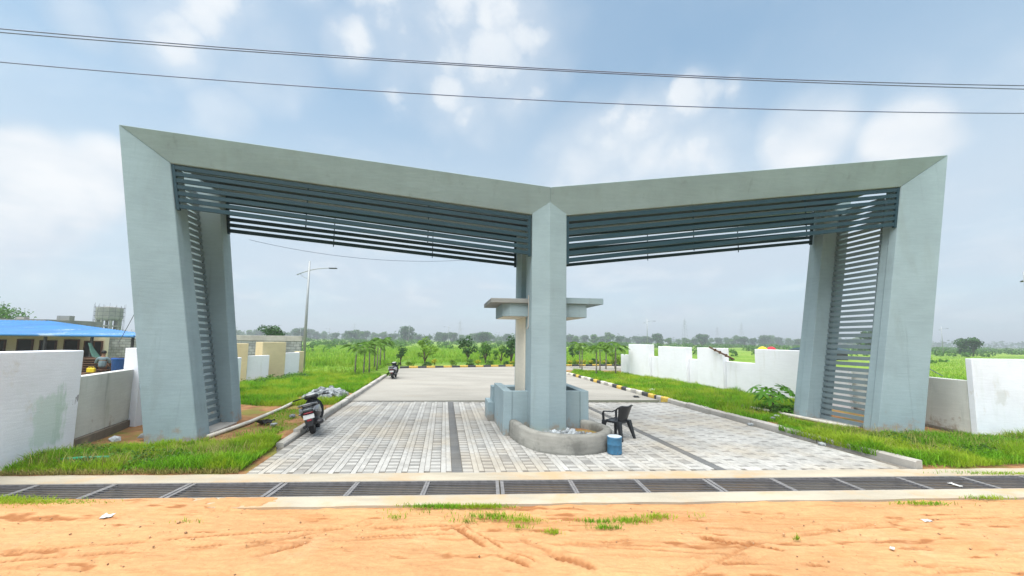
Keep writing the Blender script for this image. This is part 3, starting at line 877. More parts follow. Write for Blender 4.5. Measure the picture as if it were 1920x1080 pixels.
gpart(rear_pier(-9.46, -8.66, -10.65, -9.55, 7.21, 6.58, -1), 'rear_pier', 'gate')
gpart(rear_pier(8.96, 8.10, 10.30, 9.26, 7.80, 6.95, 1), 'rear_pier', 'gate')
mb = MB(); mb.loft([[G3((-10.65, B0, 7.21)), G3((-9.86, B0, 6.58)), G3((-9.86, B2, 6.58)), G3((-10.65, B2, 7.21))], [G3((-0.58, B0, 6.28)), G3((-0.5, B0, 5.665)), G3((-0.5, B2, 5.665)), G3((-0.58, B2, 6.28))]]); gpart(mb, 'rear_beam', 'gate')
mb = MB(); mb.loft([[G3((-0.58, B0, 6.28)), G3((-0.5, B0, 5.665)), G3((-0.5, B2, 5.665)), G3((-0.58, B2, 6.28))], [G3((10.30, B0, 7.80)), G3((9.26, B0, 6.95)), G3((9.26, B2, 6.95)), G3((10.30, B2, 7.80))]]); gpart(mb, 'rear_beam', 'gate')
# roof sheet between the frames, set low; its near-black colour stands for shade
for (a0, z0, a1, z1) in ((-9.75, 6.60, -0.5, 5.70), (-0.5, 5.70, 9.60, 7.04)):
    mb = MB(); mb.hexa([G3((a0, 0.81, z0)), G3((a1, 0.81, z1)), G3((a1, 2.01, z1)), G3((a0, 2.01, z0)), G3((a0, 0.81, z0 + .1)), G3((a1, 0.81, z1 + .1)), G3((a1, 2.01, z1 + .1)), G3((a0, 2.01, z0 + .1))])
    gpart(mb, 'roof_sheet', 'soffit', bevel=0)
# centre columns with a pointed nose
mb = MB(); mb.prism([G3((a, b, 0))[:2] for a, b in ((-0.56, 0.14), (-0.09, 0.27), (-0.04, 1.05), (-0.93, 1.05), (-0.97, 1.02), (-0.985, 0.27))], -0.1, 6.05); gpart(mb, 'centre_column', 'gate', bevel=0.008)
mb = MB(); mb.prism([G3((a, b, 0))[:2] for a, b in ((-0.90, 2.02), (-0.06, 2.02), (-0.06, 2.5), (-0.5, 2.8), (-0.97, 2.55), (-0.97, 2.30))], -0.1, 6.05); gpart(mb, 'rear_column', 'gate', bevel=0.008)
mb = MB(); mb.prism([G3((a, b, 0))[:2] for a, b in ((-0.985, 1.052), (-0.905, 1.052), (-0.905, 2.018), (-0.985, 2.40))], 0.0, 3.02); gpart(mb, 'infill_wall', 'cream', bevel=0)
# booth walls round the columns
mb = MB()
for (a0, a1, b0, b1, z1) in ((-1.60, -1.38, 0.64, 2.50, 1.11), (0.40, 0.62, 0.64, 2.50, 1.11), (-1.379, 0.399, 0.66, 0.80, 1.105)):
    w = MB(); w.prism([G3((a, b, 0))[:2] for a, b in ((a0, b0), (a1, b0), (a1, b1), (a0, b1))], -0.1, z1); gpart(w, 'booth_wall', 'gate', bevel=0.008)
w = MB(); w.prism([G3((a, b, 0))[:2] for a, b in ((-1.66, 2.501), (0.66, 2.501), (0.66, 2.95), (-1.66, 2.95))], -0.1, 1.0); gpart(w, 'booth_wall', 'gate', bevel=0.008)
w = MB(); w.prism([G3((a, b, 0))[:2] for a, b in ((-1.78, 2.4), (-1.602, 2.4), (-1.602, 3.3), (-1.78, 3.3))], -0.1, 0.55); gpart(w, 'booth_step', 'gate', bevel=0.008)
# canopy: raw slab on one side, painted on the other, with a drop box below
w = MB(); w.prism([G3((a, b, 0))[:2] for a, b in ((-1.97, 0.62), (-0.972, 0.60), (-0.972, 2.36), (-1.97, 2.36))], 3.37, 3.49); gpart(w, 'canopy_slab', 'rawslab', bevel=0.01)
w = MB(); w.prism([G3((a, b, 0))[:2] for a, b in ((-0.968, 0.62), (1.03, 0.62), (1.03, 2.36), (-0.968, 2.36))], 3.385, 3.545); gpart(w, 'canopy_slab', 'gate', bevel=0.008)
w = MB(); w.prism([G3((a, b, 0))[:2] for a, b in ((-1.63, 0.86), (-1.45, 0.70), (0.60, 0.70), (0.60, 2.2), (-1.63, 2.2))], 3.03, 3.384); gpart(w, 'canopy_box', 'gate', bevel=0.008)
w = MB(); w.prism([G3((a, b, 0))[:2] for a, b in ((-1.60, 0.88), (-1.44, 0.73), (0.57, 0.73), (0.57, 2.17), (-1.60, 2.17))], 3.022, 3.031); gpart(w, 'canopy_bounce_sheet', 'cream', bevel=0)  # thin pale sheet: light bounced off the ground put into its colour
w = MB(); w.tube([gw(-0.985, 0.62, 3.58), gw(-0.99, 0.60, 3.42), gw(-0.985, 0.60, 3.30), gw(-0.985, 0.62, 2.75), gw(-1.02, 0.66, 2.70)], 0.018, 6); gpart(w, 'conduit', 'kerb', bevel=0)


# louvres
def front_louvre(aL, zLt, zLb, aR, zRt, zRb, b, aLb, aRb, n=7):
    """panel of n slats between two slanted end plates; a at the top and at the foot of each end"""
    d = 0.03; stf = []
    ends = ([G3((aLb, b - d, zLb)), G3((aLb + 0.07, b - d, zLb)), G3((aLb + 0.07, b + d, zLb)), G3((aLb, b + d, zLb)), G3((aL, b - d, zLt)), G3((aL + 0.07, b - d, zLt)), G3((aL + 0.07, b + d, zLt)), G3((aL, b + d, zLt))],
            [G3((aRb - 0.07, b - d, zRb)), G3((aRb, b - d, zRb)), G3((aRb, b + d, zRb)), G3((aRb - 0.07, b + d, zRb)), G3((aR - 0.07, b - d, zRt)), G3((aR, b - d, zRt)), G3((aR, b + d, zRt)), G3((aR - 0.07, b + d, zRt))])
    f = MB(); f.bar(gw(aL + .08, b + 0.05, zLt - .04), gw(aR - .08, b + 0.05, zRt - .04), 0.03, 0.05)
    for k in (0.36, 0.70):      # stiffeners behind
        am = aL + (aR - aL) * k; zt = zLt + (zRt - zLt) * k; zb = zLb + (zRb - zLb) * k
        stf.append((gw(am, b + 0.042, zb), gw(am, b + 0.042, zt)))
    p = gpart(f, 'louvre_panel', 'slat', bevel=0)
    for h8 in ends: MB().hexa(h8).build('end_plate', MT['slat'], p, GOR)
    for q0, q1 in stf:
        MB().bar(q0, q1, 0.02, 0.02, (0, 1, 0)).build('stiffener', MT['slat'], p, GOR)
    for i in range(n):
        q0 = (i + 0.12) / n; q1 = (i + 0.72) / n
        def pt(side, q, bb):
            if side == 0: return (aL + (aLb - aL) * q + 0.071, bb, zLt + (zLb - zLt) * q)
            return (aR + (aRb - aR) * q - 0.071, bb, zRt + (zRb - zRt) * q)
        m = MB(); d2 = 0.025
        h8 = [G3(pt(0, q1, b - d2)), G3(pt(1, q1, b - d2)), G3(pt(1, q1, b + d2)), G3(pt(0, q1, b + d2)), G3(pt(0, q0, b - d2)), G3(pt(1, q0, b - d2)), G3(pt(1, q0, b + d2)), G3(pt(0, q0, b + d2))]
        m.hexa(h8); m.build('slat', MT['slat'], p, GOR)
    return p


front_louvre(-9.67, 6.46, 5.36, -1.02, 5.62, 4.55, 0.33, -9.46, -1.01)
front_louvre(-0.085, 5.64, 4.38, 9.73, 6.95, 5.76, 0.33, -0.08, 9.52)
front_louvre(-9.56, 6.55, 5.36, -1.00, 5.70, 4.66, 2.40, -9.44, -0.99)
front_louvre(-0.04, 5.72, 4.62, 9.20, 6.90, 5.76, 2.40, -0.04, 9.05)


def side_louvre(a_bot, a_top, z_top, b0, b1, n, thick):
    """slats running from the front pier to the rear pier"""
    ups = []
    for b in (b0 + 0.03, b1 - 0.03):
        sx = 0.05 if a_bot < 0 else -0.05
        ups.append([G3((a_bot - sx - 0.03, b - 0.03, 0.02)), G3((a_bot - sx + 0.03, b - 0.03, 0.02)), G3((a_bot - sx + 0.03, b + 0.03, 0.02)), G3((a_bot - sx - 0.03, b + 0.03, 0.02)),
                G3((a_top - sx - 0.03, b - 0.03, z_top)), G3((a_top - sx + 0.03, b - 0.03, z_top)), G3((a_top - sx + 0.03, b + 0.03, z_top)), G3((a_top - sx - 0.03, b + 0.03, z_top))])
    f = MB().hexa(ups[0])
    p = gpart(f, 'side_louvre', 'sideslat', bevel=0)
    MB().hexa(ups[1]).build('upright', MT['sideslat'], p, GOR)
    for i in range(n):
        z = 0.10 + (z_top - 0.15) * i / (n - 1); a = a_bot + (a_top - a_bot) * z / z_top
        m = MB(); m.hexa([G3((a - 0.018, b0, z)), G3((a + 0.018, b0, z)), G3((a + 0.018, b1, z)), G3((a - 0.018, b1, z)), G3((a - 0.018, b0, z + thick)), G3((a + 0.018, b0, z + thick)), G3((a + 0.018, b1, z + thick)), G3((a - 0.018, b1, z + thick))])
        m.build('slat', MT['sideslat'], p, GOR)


side_louvre(-9.02, -10.12, 6.35, 0.835, 2.018, 38, 0.105)
side_louvre(8.60, 9.72, 6.75, 0.70, 2.018, 40, 0.105)
# concrete sill under the side louvres, loose edging
for (a0, a1) in ((-9.4, -8.6), (8.35, 9.2)):
    w = MB(); w.prism([G3((a, b, 0))[:2] for a, b in ((a0, 0.86), (a1, 0.86), (a1, 2.017), (a0, 2.017))], -0.1, 0.10); gpart(w, 'sill', 'kerb', bevel=0.01)

# ------------------------------------------------------------------ planter at the foot of the column
pl = empty('planter', gw(-0.4, 0.0, 0)); PO = tuple(pl.location)
tag(pl, 'low curved cement planter wall wrapped round the foot of the centre column', 'planter')
outer_, inner_ = [], []
ctl = [(-1.44, 0.639), (-1.40, 0.2), (-1.30, -0.30), (-1.12, -0.72), (-0.80, -1.00), (-0.40, -1.09), (0.05, -1.06), (0.45, -0.88), (0.76, -0.55), (0.86, -0.15), (0.80, 0.22), (0.62, 0.50), (0.50, 0.639)]
ctl = np.array(ctl)
tt = np.linspace(0, len(ctl) - 1, 61); px = np.interp(tt, range(len(ctl)), ctl[:, 0]); py = np.interp(tt, range(len(ctl)), ctl[:, 1])
for _ in range(14): px[1:-1] = (px[:-2] + 2 * px[1:-1] + px[2:]) / 4; py[1:-1] = (py[:-2] + 2 * py[1:-1] + py[2:]) / 4
tx, ty = np.gradient(px), np.gradient(py); ln = np.hypot(tx, ty); nx_, ny_ = -ty / ln, tx / ln
rings = []
for i in range(61):
    hgt = 0.40 + 0.006 * math.sin(i * 0.37); w = 0.20 + 0.005 * math.sin(i * 0.5)
    sec = [(-0.02, -0.1), (-0.015, 0.05), (0.0, hgt - 0.05), (0.025, hgt - 0.012), (0.06, hgt), (w - 0.05, hgt), (w - 0.015, hgt - 0.015), (w, hgt - 0.06), (w, -0.1)]
    rings.append([G3((px[i] + nx_[i] * q, py[i] + ny_[i] * q, z)) for q, z in sec])
mb = MB(); mb.loft(rings); mb.build('planter_wall', MT['render'], pl, PO, smooth=True)
mb = MB(); mb.prism([G3((a, b, 0))[:2] for a, b in zip(px[2:-2] + nx_[2:-2] * 0.15, py[2:-2] + ny_[2:-2] * 0.15)], -0.05, 0.20); mb.build('planter_soil', MT['earth'], pl, PO)


def rock_mesh(name, seed, mat, r=1.0, flat=0.7):
    rg = np.random.default_rng(seed)
    import bmesh
    bm = bmesh.new(); bmesh.ops.create_icosphere(bm, subdivisions=1, radius=r)
    for v in bm.verts:
        v.co = v.co * float(rg.uniform(0.68, 1.22)); v.co.z *= flat
    me = bpy.data.meshes.new(name); bm.to_mesh(me); bm.free(); me.materials.append(mat); return me


ROCK = [rock_mesh('stone', k, MT['stone']) for k in range(5)]


def stone_pile(name, label, centre, rx, ry, height, n, size, rz=0.0, cat='stone heap'):
    root = tag(empty(name, centre), label, cat)
    for i in range(n):
        t_ = random.uniform(0, 2 * math.pi); q = math.sqrt(random.random())
        x, y = q * rx * math.cos(t_), q * ry * math.sin(t_)
        x, y = x * math.cos(rz) - y * math.sin(rz), x * math.sin(rz) + y * math.cos(rz)
        s_ = size * random.uniform(0.55, 1.25)
        o = link('stone', random.choice(ROCK), root, (x, y, height * (1 - q ** 1.6) * random.uniform(0.75, 1.0) + s_ * 0.35))
        o.rotation_euler = (random.uniform(0, 6), random.uniform(0, 6), random.uniform(0, 6)); o.scale = (s_, s_ * random.uniform(.7, 1.2), s_)
    return root


stone_pile('stone_bed', 'loose grey stones filling the planter round the centre column', gw(-0.3, -0.35, 0.20), 0.62, 0.38, 0.05, 60, 0.085, 0.1, 'stones')
stone_pile('stone_heap', 'heap of broken bluish grey stones on the grass behind the scooter', (-7.35, 15.3, 0.05), 0.72, 1.25, 0.28, 150, 0.13, R(12))

# ------------------------------------------------------------------ compound walls
def wall_run(name, label, segs, cat='wall', footing=None):
    """segs: list of (part name, p0, p1, thickness, z0, z1, material, inset) in world x, y"""
    root = tag(empty(name, (segs[0][1][0], segs[0][1][1], 0)), label, cat); org = tuple(root.location)
    for (pn, p0, p1, th, z0, z1, mat, out) in segs:
        p0, p1 = np.array(p0, float), np.array(p1, float); d = (p1 - p0) / np.linalg.norm(p1 - p0); n_ = np.array([-d[1], d[0]])
        a, b, c, e = p0 - n_ * out, p1 - n_ * out, p1 + n_ * (th - out), p0 + n_ * (th - out)
        m = MB(); m.prism([a, b, c, e], z0, z1); m.build(pn, MT[mat], root, org, bevel=0.012)
    return root


# near side, white pillar panel, patchy low panel, narrow tall pillar
wall_run('compound_wall', 'white plastered compound wall with a stepped low panel beside the blue roofed shed', [
    ('pillar', (-8.74, 3.0), (-8.84, 7.90), 0.45, -0.1, 2.07, 'white', 0.0),
    ('panel', (-8.95, 7.903), (-9.80, 9.95), 0.18, 0.24, 1.52, 'offwhite', 0.0),
    ('footing', (-8.90, 7.905), (-9.74, 9.93), 0.24, -0.1, 0.239, 'footing', 0.0),
    ('pillar', (-9.66, 9.953), (-9.90, 12.2), 0.40, -0.1, 2.06, 'white', 0.02),
    ('panel', (-10.0, 12.203), (-11.6, 16.6), 0.15, -0.1, 1.50, 'white', -0.1)])
wall_run('compound_wall', 'grey white compound wall with a round patch and a low panel beside the far pier', [
    ('pillar', (12.12, 10.04), (16.5, 10.45), 0.14, -0.1, 2.085, 'white', 0.0),
    ('panel', (12.62, 14.0), (12.30, 10.19), 0.16, 0.12, 1.50, 'offwhite', 0.16),
    ('footing', (12.59, 14.0), (12.27, 10.19), 0.20, -0.1, 0.119, 'footing', 0.16)])


def run_pt(x):    # right boundary: world points at picture-measured stations
    return x


RB = [(8.15, 28.1), (8.55, 27.0), (9.30, 25.05), (9.58, 24.2), (10.22, 21.75), (10.42, 20.9), (10.95, 19.35), (11.45, 17.55), (11.95, 15.4), (12.35, 13.9)]
segs = []
for i in range(len(RB) - 1):
    p0, p1 = RB[i + 1], RB[i]
    if i % 2 == 1: segs.append(('pillar', p0, p1, 0.42, -0.1, 2.15 + 0.10 * (i == 1), 'whitefar', 0.30))
    else:
        d = np.array(p1) - np.array(p0); d = d / np.linalg.norm(d) * 0.004
        segs.append(('panel', tuple(np.array(p0) + d), tuple(np.array(p1) - d), 0.14, -0.1, 1.50, 'whitefar', 0.10))
segs = [(a, b, c, d, e, f, g, d - h) for (a, b, c, d, e, f, g, h) in segs]
rbw = wall_run('boundary_wall', 'long white boundary wall of tall pillars and low panels along the grass verge', segs)
# unpainted back edge and a yellow tape strip
m = MB(); m.prism([(10.36, 21.25), (10.42, 21.25), (10.44, 21.05), (10.40, 21.0)], 0.0, 1.4)
segs = []
LBp = [(-12.95, 17.2), (-13.42, 19.0), (-13.06, 20.3), (-13.15, 20.32), (-12.92, 21.5), (-12.96, 21.52), (-12.75, 22.5)]
wall_run('boundary_wall', 'beige pillars with white infill panels behind the slanting pier', [
    ('pillar', (-14.35, 18.15), (-13.35, 19.35), 0.55, -0.1, 2.05, 'beige', 0.0),
    ('panel', (-13.50, 19.40), (-13.05, 20.62), 0.15, -0.1, 1.42, 'whitefar', 0.0),
    ('pillar', (-13.42, 20.55), (-12.92, 21.85), 0.55, -0.1, 2.12, 'beige', 0.0),
    ('panel', (-13.00, 21.88), (-12.72, 22.95), 0.15, -0.1, 1.50, 'whitefar', 0.0),
    ('pillar', (-12.80, 22.95), (-12.70, 23.4), 0.3, -0.1, 1.55, 'beige', 0.0)])
wall_run('block_wall', 'unplastered grey concrete block wall behind the beige pillars', [
    ('wall', (-33.0, 29.0), (-16.05, 29.0), 0.20, -0.2, 2.10, 'block', 0.0),
    ('cap', (-33.0, 28.99), (-16.0, 28.99), 0.24, 2.101, 2.50, 'kerb', 0.02)])

# ------------------------------------------------------------------ shed with blue roof
shed = empty('workers_shed', (-26.0, 22.0, 0.2)); SO = tuple(shed.location)
tag(shed, 'cream shed with a blue corrugated lean-to roof behind the compound wall', 'shed')
m = MB(); m.box(-45, -25.2, 23.6, 23.85, 0.0, 2.34); m.build('wall', MT['shedwall'], shed, SO)
m = MB(); m.box(-45.3, -31.0, 25.2, 28.7, 2.341, 3.36); m.build('parapet', MT['rawslab'], shed, SO)
m = MB(); m.box(-45, -17.5, 16.5, 23.59, 0.0, 0.28); m.build('plinth_floor', MT['earth'], shed, SO)
# corrugated sheet: eave in front, back edge dropping to the end
ne = 300; rows = []
es = np.linspace(-45, -19.75, ne)
for k in range(5):
    q = k / 4.0; row = []
    for i, x in enumerate(es):
        zb = 3.24 if x < -30 else 3.24 + (2.36 - 3.24) * (x + 30) / (30 - 19.75)
        yb = 24.9 if x < -30 else 24.9 + (20.5 - 24.9) * ((x + 30) / (30 - 19.75))
        xb = x * 1.0 + (x + 27) * 0.12
        row.append((x * (1 - q) + xb * q, 19.95 * (1 - q) + yb * q, (2.36) * (1 - q) + zb * q + 0.035 * math.cos(i * 2 * math.pi / 3.0)))
    rows.append(row)
m = MB(); m.loft(rows, cap=False, closed=False); ro = m.build('roof', MT['roof'], shed, SO)
sd_ = ro.modifiers.new('thick', 'SOLIDIFY'); sd_.thickness = 0.02
m = MB(); m.tube([(x, 19.90, 2.325) for x in (-45, -32, -19.75)], 0.065, 8); m.build('eave_roll', MT['roof'], shed, SO)
for px_ in (-24.55, -22.1, -19.95):
    m = MB(); m.box(px_ - 0.045, px_ + 0.045, 20.0, 20.09, 0.28, 2.33); m.build('post', MT['darkmetal'], shed, SO)
m = MB(); m.bar((-22.1, 20.05, 0.9), (-23.1, 19.4, 0.3), 0.06, 0.06); m.build('brace', MT['darkmetal'], shed, SO)
for (x0, x1, z0, z1) in ((-33.0, -31.35, 1.0, 1.95), (-30.5, -29.65, 0.95, 2.0), (-29.1, -28.2, 0.95, 1.95), (-27.6, -26.8, 0.95, 2.02), (-26.35, -25.95, 0.3, 1.95), (-25.75, -25.35, 0.3, 1.95)):
    m = MB(); m.box(x0, x1, 23.55, 23.62, z0, z1); w_ = m.build('window', MT['dark'], shed, SO)
    f = MB()
    for (a, b, c, d) in ((x0 - .06, x0, z0, z1), (x1, x1 + .06, z0, z1), (x0 - .06, x1 + .06, z1, z1 + .06)): f.box(a, b, 23.52, 23.60, c, d)
    f.build('window_frame', MT['timber'], w_, SO)
m = MB(); m.box(-33.1, -32.6, 25.3, 25.6, 3.3, 3.52); m.build('vent_block', MT['kerb'], shed, SO)
m = MB(); m.box(-30.4, -29.55, 25.3, 25.6, 3.3, 3.62); m.build('roof_tank', MT['rawslab'], shed, SO)
m = MB()
for dx in (0, .12, .3): m.tube([(-35.2 + dx, 25.5, 3.2), (-35.2 + dx + .03, 25.5, 4.1)], 0.012, 5)
m.build('rebar', MT['darkmetal'], shed, SO)

# things standing under the lean-to
wt = empty('water_tower', (-95.7, 90.0, 0)); wt.scale = (.74, .74, 1.0); WO = tuple(wt.location)
tag(wt, 'small concrete water tower on columns wrapped in scaffolding, behind the blue roof', 'water tower')
m = MB(); m.lathe([(2.75, 5.75), (3.1, 6.2), (3.1, 8.7), (2.95, 8.85), (0.6, 9.1)], 8, WO); m.build('tank', MT['rawslab'], wt, WO)
for k in range(8):
    t_ = 2 * math.pi * k / 8 + 0.2; m = MB(); x, y = WO[0] + 2.6 * math.cos(t_), WO[1] + 2.6 * math.sin(t_)
    m.box(x - .28, x + .28, y - .28, y + .28, -0.3, 5.9); m.build('column', MT['rawslab'], wt, WO)
for z in (2.6, 4.3):
    m = MB(); m.lathe([(2.9, z), (2.9, z + .3), (2.3, z + .3), (2.3, z)], 8, WO); m.build('ring_beam', MT['rawslab'], wt, WO)
m = MB()
for k in range(16):
    t_ = 2 * math.pi * k / 16; x, y = WO[0] + 3.5 * math.cos(t_), WO[1] + 3.5 * math.sin(t_); m.tube([(x, y, 0), (x, y, 9.2 + (k % 3) * .3)], 0.04, 4)
for z in (5.8, 6.8, 7.8, 8.8):
    for k in range(16):
        t_, t2 = 2 * math.pi * k / 16, 2 * math.pi * (k + 1) / 16
        m.tube([(WO[0] + 3.5 * math.cos(t_), WO[1] + 3.5 * math.sin(t_), z), (WO[0] + 3.5 * math.cos(t2), WO[1] + 3.5 * math.sin(t2), z)], 0.035, 4)
m.build('scaffolding', MT['darkmetal'], wt, WO)

m = MB()
for k in range(9): m.box(-21.35, -19.75, 18.9 + (k % 2) * .05, 19.5, 0.30 + k * 0.115, 0.30 + k * 0.115 + 0.06)
for x in (-21.2, -20.5, -19.9): m.box(x - .05, x + .05, 18.95, 19.45, 0.28, 1.36)
pa = empty('pallet_stack', (-20.5, 19.2, 0.28)); tag(pa, 'stack of dark timber pallets under the blue roofed lean-to', 'pallets')
for k in range(9):
    q = MB(); q.box(-0.8, 0.8, -0.3 + (k % 2) * .03, 0.3, 0, 0.055); q.box(-0.8, -0.7, -0.28, 0.28, 0.055, 0.11); q.box(0.7, 0.8, -0.28, 0.28, 0.055, 0.11); q.box(-0.05, 0.05, -0.28, 0.28, 0.055, 0.11)
    o = q.build('pallet', MT['timber'], pa); o.location = (random.uniform(-.03, .03), 0, 0.11 * k)
m = MB(); rows = []
for k in range(9):
    t_ = k / 8; row = []
    for j in range(5):
        w = (j - 2) / 2 * 0.15 * (0.25 + 0.75 * math.sin(math.pi * min(max(t_, .06), .94)))
        row.append((-22.05 + 1.75 * t_ + w * .3, 19.9 - 0.7 * t_ + w, 1.95 - 0.95 * t_ - 0.28 * math.sin(math.pi * t_) + 0.35 * w * w))
    rows.append(row)
m.loft(rows, cap=False, closed=False); o = m.build('hammock', MT['greentarp'], None, (0, 0, 0), smooth=True)
md = o.modifiers.new('thick', 'SOLIDIFY'); md.thickness = 0.015
tag(o, 'green cloth hammock slung from the shed post', 'hammock')
tub = empty('water_tub', (-18.38, 18.0, 0.28)); tag(tub, 'large blue plastic tub standing beside the seated person', 'tub')
m = MB(); m.lathe([(0.36, 0.0), (0.44, 0.05), (0.52, 0.95), (0.56, 0.98), (0.56, 1.04), (0.50, 1.04), (0.40, 0.10)], 20); m.build('body', MT['bluetarp'], tub, smooth=True); tub.scale = (.60, .60, 1.0)
m = MB(); m.lathe([(0.50, 0.99), (0.30, 1.02), (0.05, 1.10)], 20); m.build('lid', MT['dark'], tub, smooth=True)
for j, (x, y, lab) in enumerate(((-19.86, 18.05, 'yellow jerrycan on the floor in front of the pallets, farther from the tub'), (-19.66, 18.0, 'yellow jerrycan on the floor in front of the pallets, nearer to the tub'))):
    jc = empty('jerrycan', (x, y, 0.62), 0.3 * j); jc.scale = (.62, .62, .8); tag(jc, lab, 'jerrycan', 'yellow jerrycans under the lean-to')
    m = MB(); m.box(-.15, .15, -.10, .10, 0, .26); m.build('body', MT['yellowplastic'], jc, bevel=0.04, seg=2)
    m = MB(); m.tube([(-.08, 0, .25), (-.06, 0, .33), (.05, 0, .33), (.08, 0, .25)], 0.018, 6); m.build('handle', MT['yellowplastic'], jc)
m = MB(); m.box(-20.1, -19.1, 17.85, 18.25, 0.28, 0.619); tag(m.build('crate', MT['timber'], None), 'dark timber crate carrying the yellow jerrycans', 'crate')
m = MB(); m.box(-0.22, 0.22, -0.2, 0.2, 0.42, 0.46)
for a in (-.18, .18):
    for b in (-.16, .16): m.box(a - .025, a + .025, b - .025, b + .025, 0, .42)
o = m.build('stool', MT['timber'], None); o.location = (-19.66, 18.40, 0.28); tag(o, 'dark stool under the seated person', 'stool')


# seated person (back turned, leaning over the table side)
per = empty('person', (-19.66, 18.40, 0.30), R(35)); tag(per, 'person in a grey shirt seated with their back turned under the lean-to', 'person')
jt = [((0, 0, .50), .14), ((0, .02, .68), .135), ((0, .04, .86), .15), ((0, .05, .98), .10), ((0, .06, 1.06), .055), ((0, .08, 1.14), .075), ((0, .09, 1.24), .085), ((0, .08, 1.30), .05),
      ((-.19, .04, .93), .06), ((-.25, .12, .70), .045), ((-.18, .30, .62), .035), ((-.12, .38, .62), .03),
      ((.19, .04, .93), .06), ((.25, .12, .70), .045), ((.18, .30, .62), .035), ((.12, .38, .62), .03),
      ((-.10, .12, .50), .09), ((-.13, .42, .48), .065), ((-.13, .44, .10), .045), ((-.13, .54, .04), .035),
      ((.10, .12, .50), .09), ((.13, .42, .48), .065), ((.13, .44, .10), .045), ((.13, .54, .04), .035)]
ed = [(0, 1), (1, 2), (2, 3), (3, 4), (4, 5), (5, 6), (6, 7), (3, 8), (8, 9), (9, 10), (10, 11), (3, 12), (12, 13), (13, 14), (14, 15), (0, 16), (16, 17), (17, 18), (18, 19), (0, 20), (20, 21), (21, 22), (22, 23)]


def skinned(name, mat, idx, parent, grow=0.0, root=None):
    me = bpy.data.meshes.new(name); rm = {j: i for i, j in enumerate(idx)}
    me.from_pydata([jt[j][0] for j in idx], [(rm[a], rm[b]) for a, b in ed if a in rm and b in rm], []); me.materials.append(MT[mat])
    o = link(name, me, parent); o.modifiers.new('skin', 'SKIN')
    if me.skin_vertices:
        for i, v in enumerate(me.skin_vertices[0].data):
            v.radius = (jt[idx[i]][1] + grow,) * 2; v.use_root = (i == 0)
    sb = o.modifiers.new('sub', 'SUBSURF'); sb.levels = 1; sb.render_levels = 1
    return o


skinned('body', 'skin', list(range(24)), per)
skinned('shirt', 'shirt', [0, 1, 2, 3, 8, 9, 12, 13], per, 0.018)
skinned('trousers', 'trouser', [0, 16, 17, 18, 20, 21, 22], per, 0.016)
m = MB(); m.lathe([(0.02, -0.02), (0.092, 0.02), (0.10, 0.08), (0.075, 0.13), (0.02, 0.15)], 12, (0, .075, 1.19)); m.build('hair', MT['hair'], per, smooth=True)

# ------------------------------------------------------------------ street lamps
def street_lamp(loc, label, h=7.75, rz=0.0, lean=0.0, detail=True, group='street lamps'):
    L_ = empty('street_lamp', loc, rz); tag(L_, label, 'street lamp', group); L_.rotation_euler = (0, lean, rz)
    n = 10 if detail else 6
    m = MB(); m.tube([(0, 0, -0.1), (0, 0, h * .55), (0, 0, h)], [0.11, 0.085, 0.055], n); m.build('pole', MT['galv'], L_, smooth=True)
    m = MB(); m.tube([(-.85, 0, h - .98), (-.4, 0, h - .80), (0, 0, h - .66), (.6, 0, h - .53), (1.2, 0, h - .47), (1.45, 0, h - .47)], 0.03, 6); m.build('arm', MT['galv'], L_, smooth=True)
    m = MB(); m.tube([(-.1, 0, h - 1.25), (-.35, 0, h - 1.15), (-.62, 0, h - .93)], 0.018, 5); m.build('brace', MT['galv'], L_)
    m = MB(); m.box(1.40, 1.95, -.09, .09, h - .52, h - .45); m.build('lamp_head', MT['darkmetal'], L_, bevel=0.02)
    if detail:
        m = MB(); m.box(-.16, .16, -.16, .16, -.05, .03); m.build('base_plate', MT['galv'], L_)
    return L_


street_lamp((-14.39, 26.49, 0.0), 'tall grey street lamp beside the end of the beige and white wall', 7.79, 0.0, 0.0)
street_lamp((31.1, 87.0, 0.0), 'thin street lamp rising behind the long white boundary wall', 7.75)
street_lamp((35.6, 26.0, 0.0), 'street lamp pole standing behind the grey white wall at the frame edge', 7.65, R(40))
FARL = [(-24.6, 148, 'distant street lamp beyond the hedge, nearest to the centre column'), (-50, 185, 'distant street lamp beside the big domed tree'), (-96, 200, 'distant street lamp seen over the block wall, nearer to the slim pole'), (-128, 230, 'distant street lamp seen over the block wall, beside the round tree'), (-8, 240, 'distant street lamp just beside the centre column'), (118, 104, 'distant street lamp in the field beyond the grey white wall')]
for x, y, lab in FARL: street_lamp((x, y, 0), lab, 7.8, random.choice((0, R(180))), detail=False)

# ------------------------------------------------------------------ pylons and wires
def pylon_mesh():
    m = MB(); H = 42.0
    def hw(z): return 3.6 * (1 - z / H) ** 1.15 + 0.55
    lv = [0, 7, 13, 18.5, 23, 27, 31, 35, 39]
    for sx in (-1, 1):
        for sy in (-1, 1):
            m.tube([(sx * hw(z), sy * hw(z), z) for z in lv] + [(0, 0, H)], 0.20, 4)
    for z0, z1 in zip(lv[:-1], lv[1:]):
        a, b = hw(z0), hw(z1)
        for (p, q) in (((-a, -a), (b, -b)), ((a, -a), (-b, -b)), ((-a, a), (b, b)), ((a, a), (-b, b)), ((-a, -a), (-b, b)), ((a, -a), (b, b))):
            m.tube([(p[0], p[1], z0), (q[0], q[1], z1)], 0.11, 3)
    for z, w in ((24, 7.5), (30, 6.3), (36, 5.2)):
        for sx in (-1, 1):
            m.tube([(0, 0, z), (sx * w, 0, z + 0.3)], 0.17, 4); m.tube([(0, 0, z + 2.2), (sx * w, 0, z + 0.3)], 0.13, 4)
            m.tube([(sx * w, 0, z + .3), (sx * w, 0, z - 1.6)], 0.14, 4)
    return m.mesh('transmission_tower', MT['galv'])


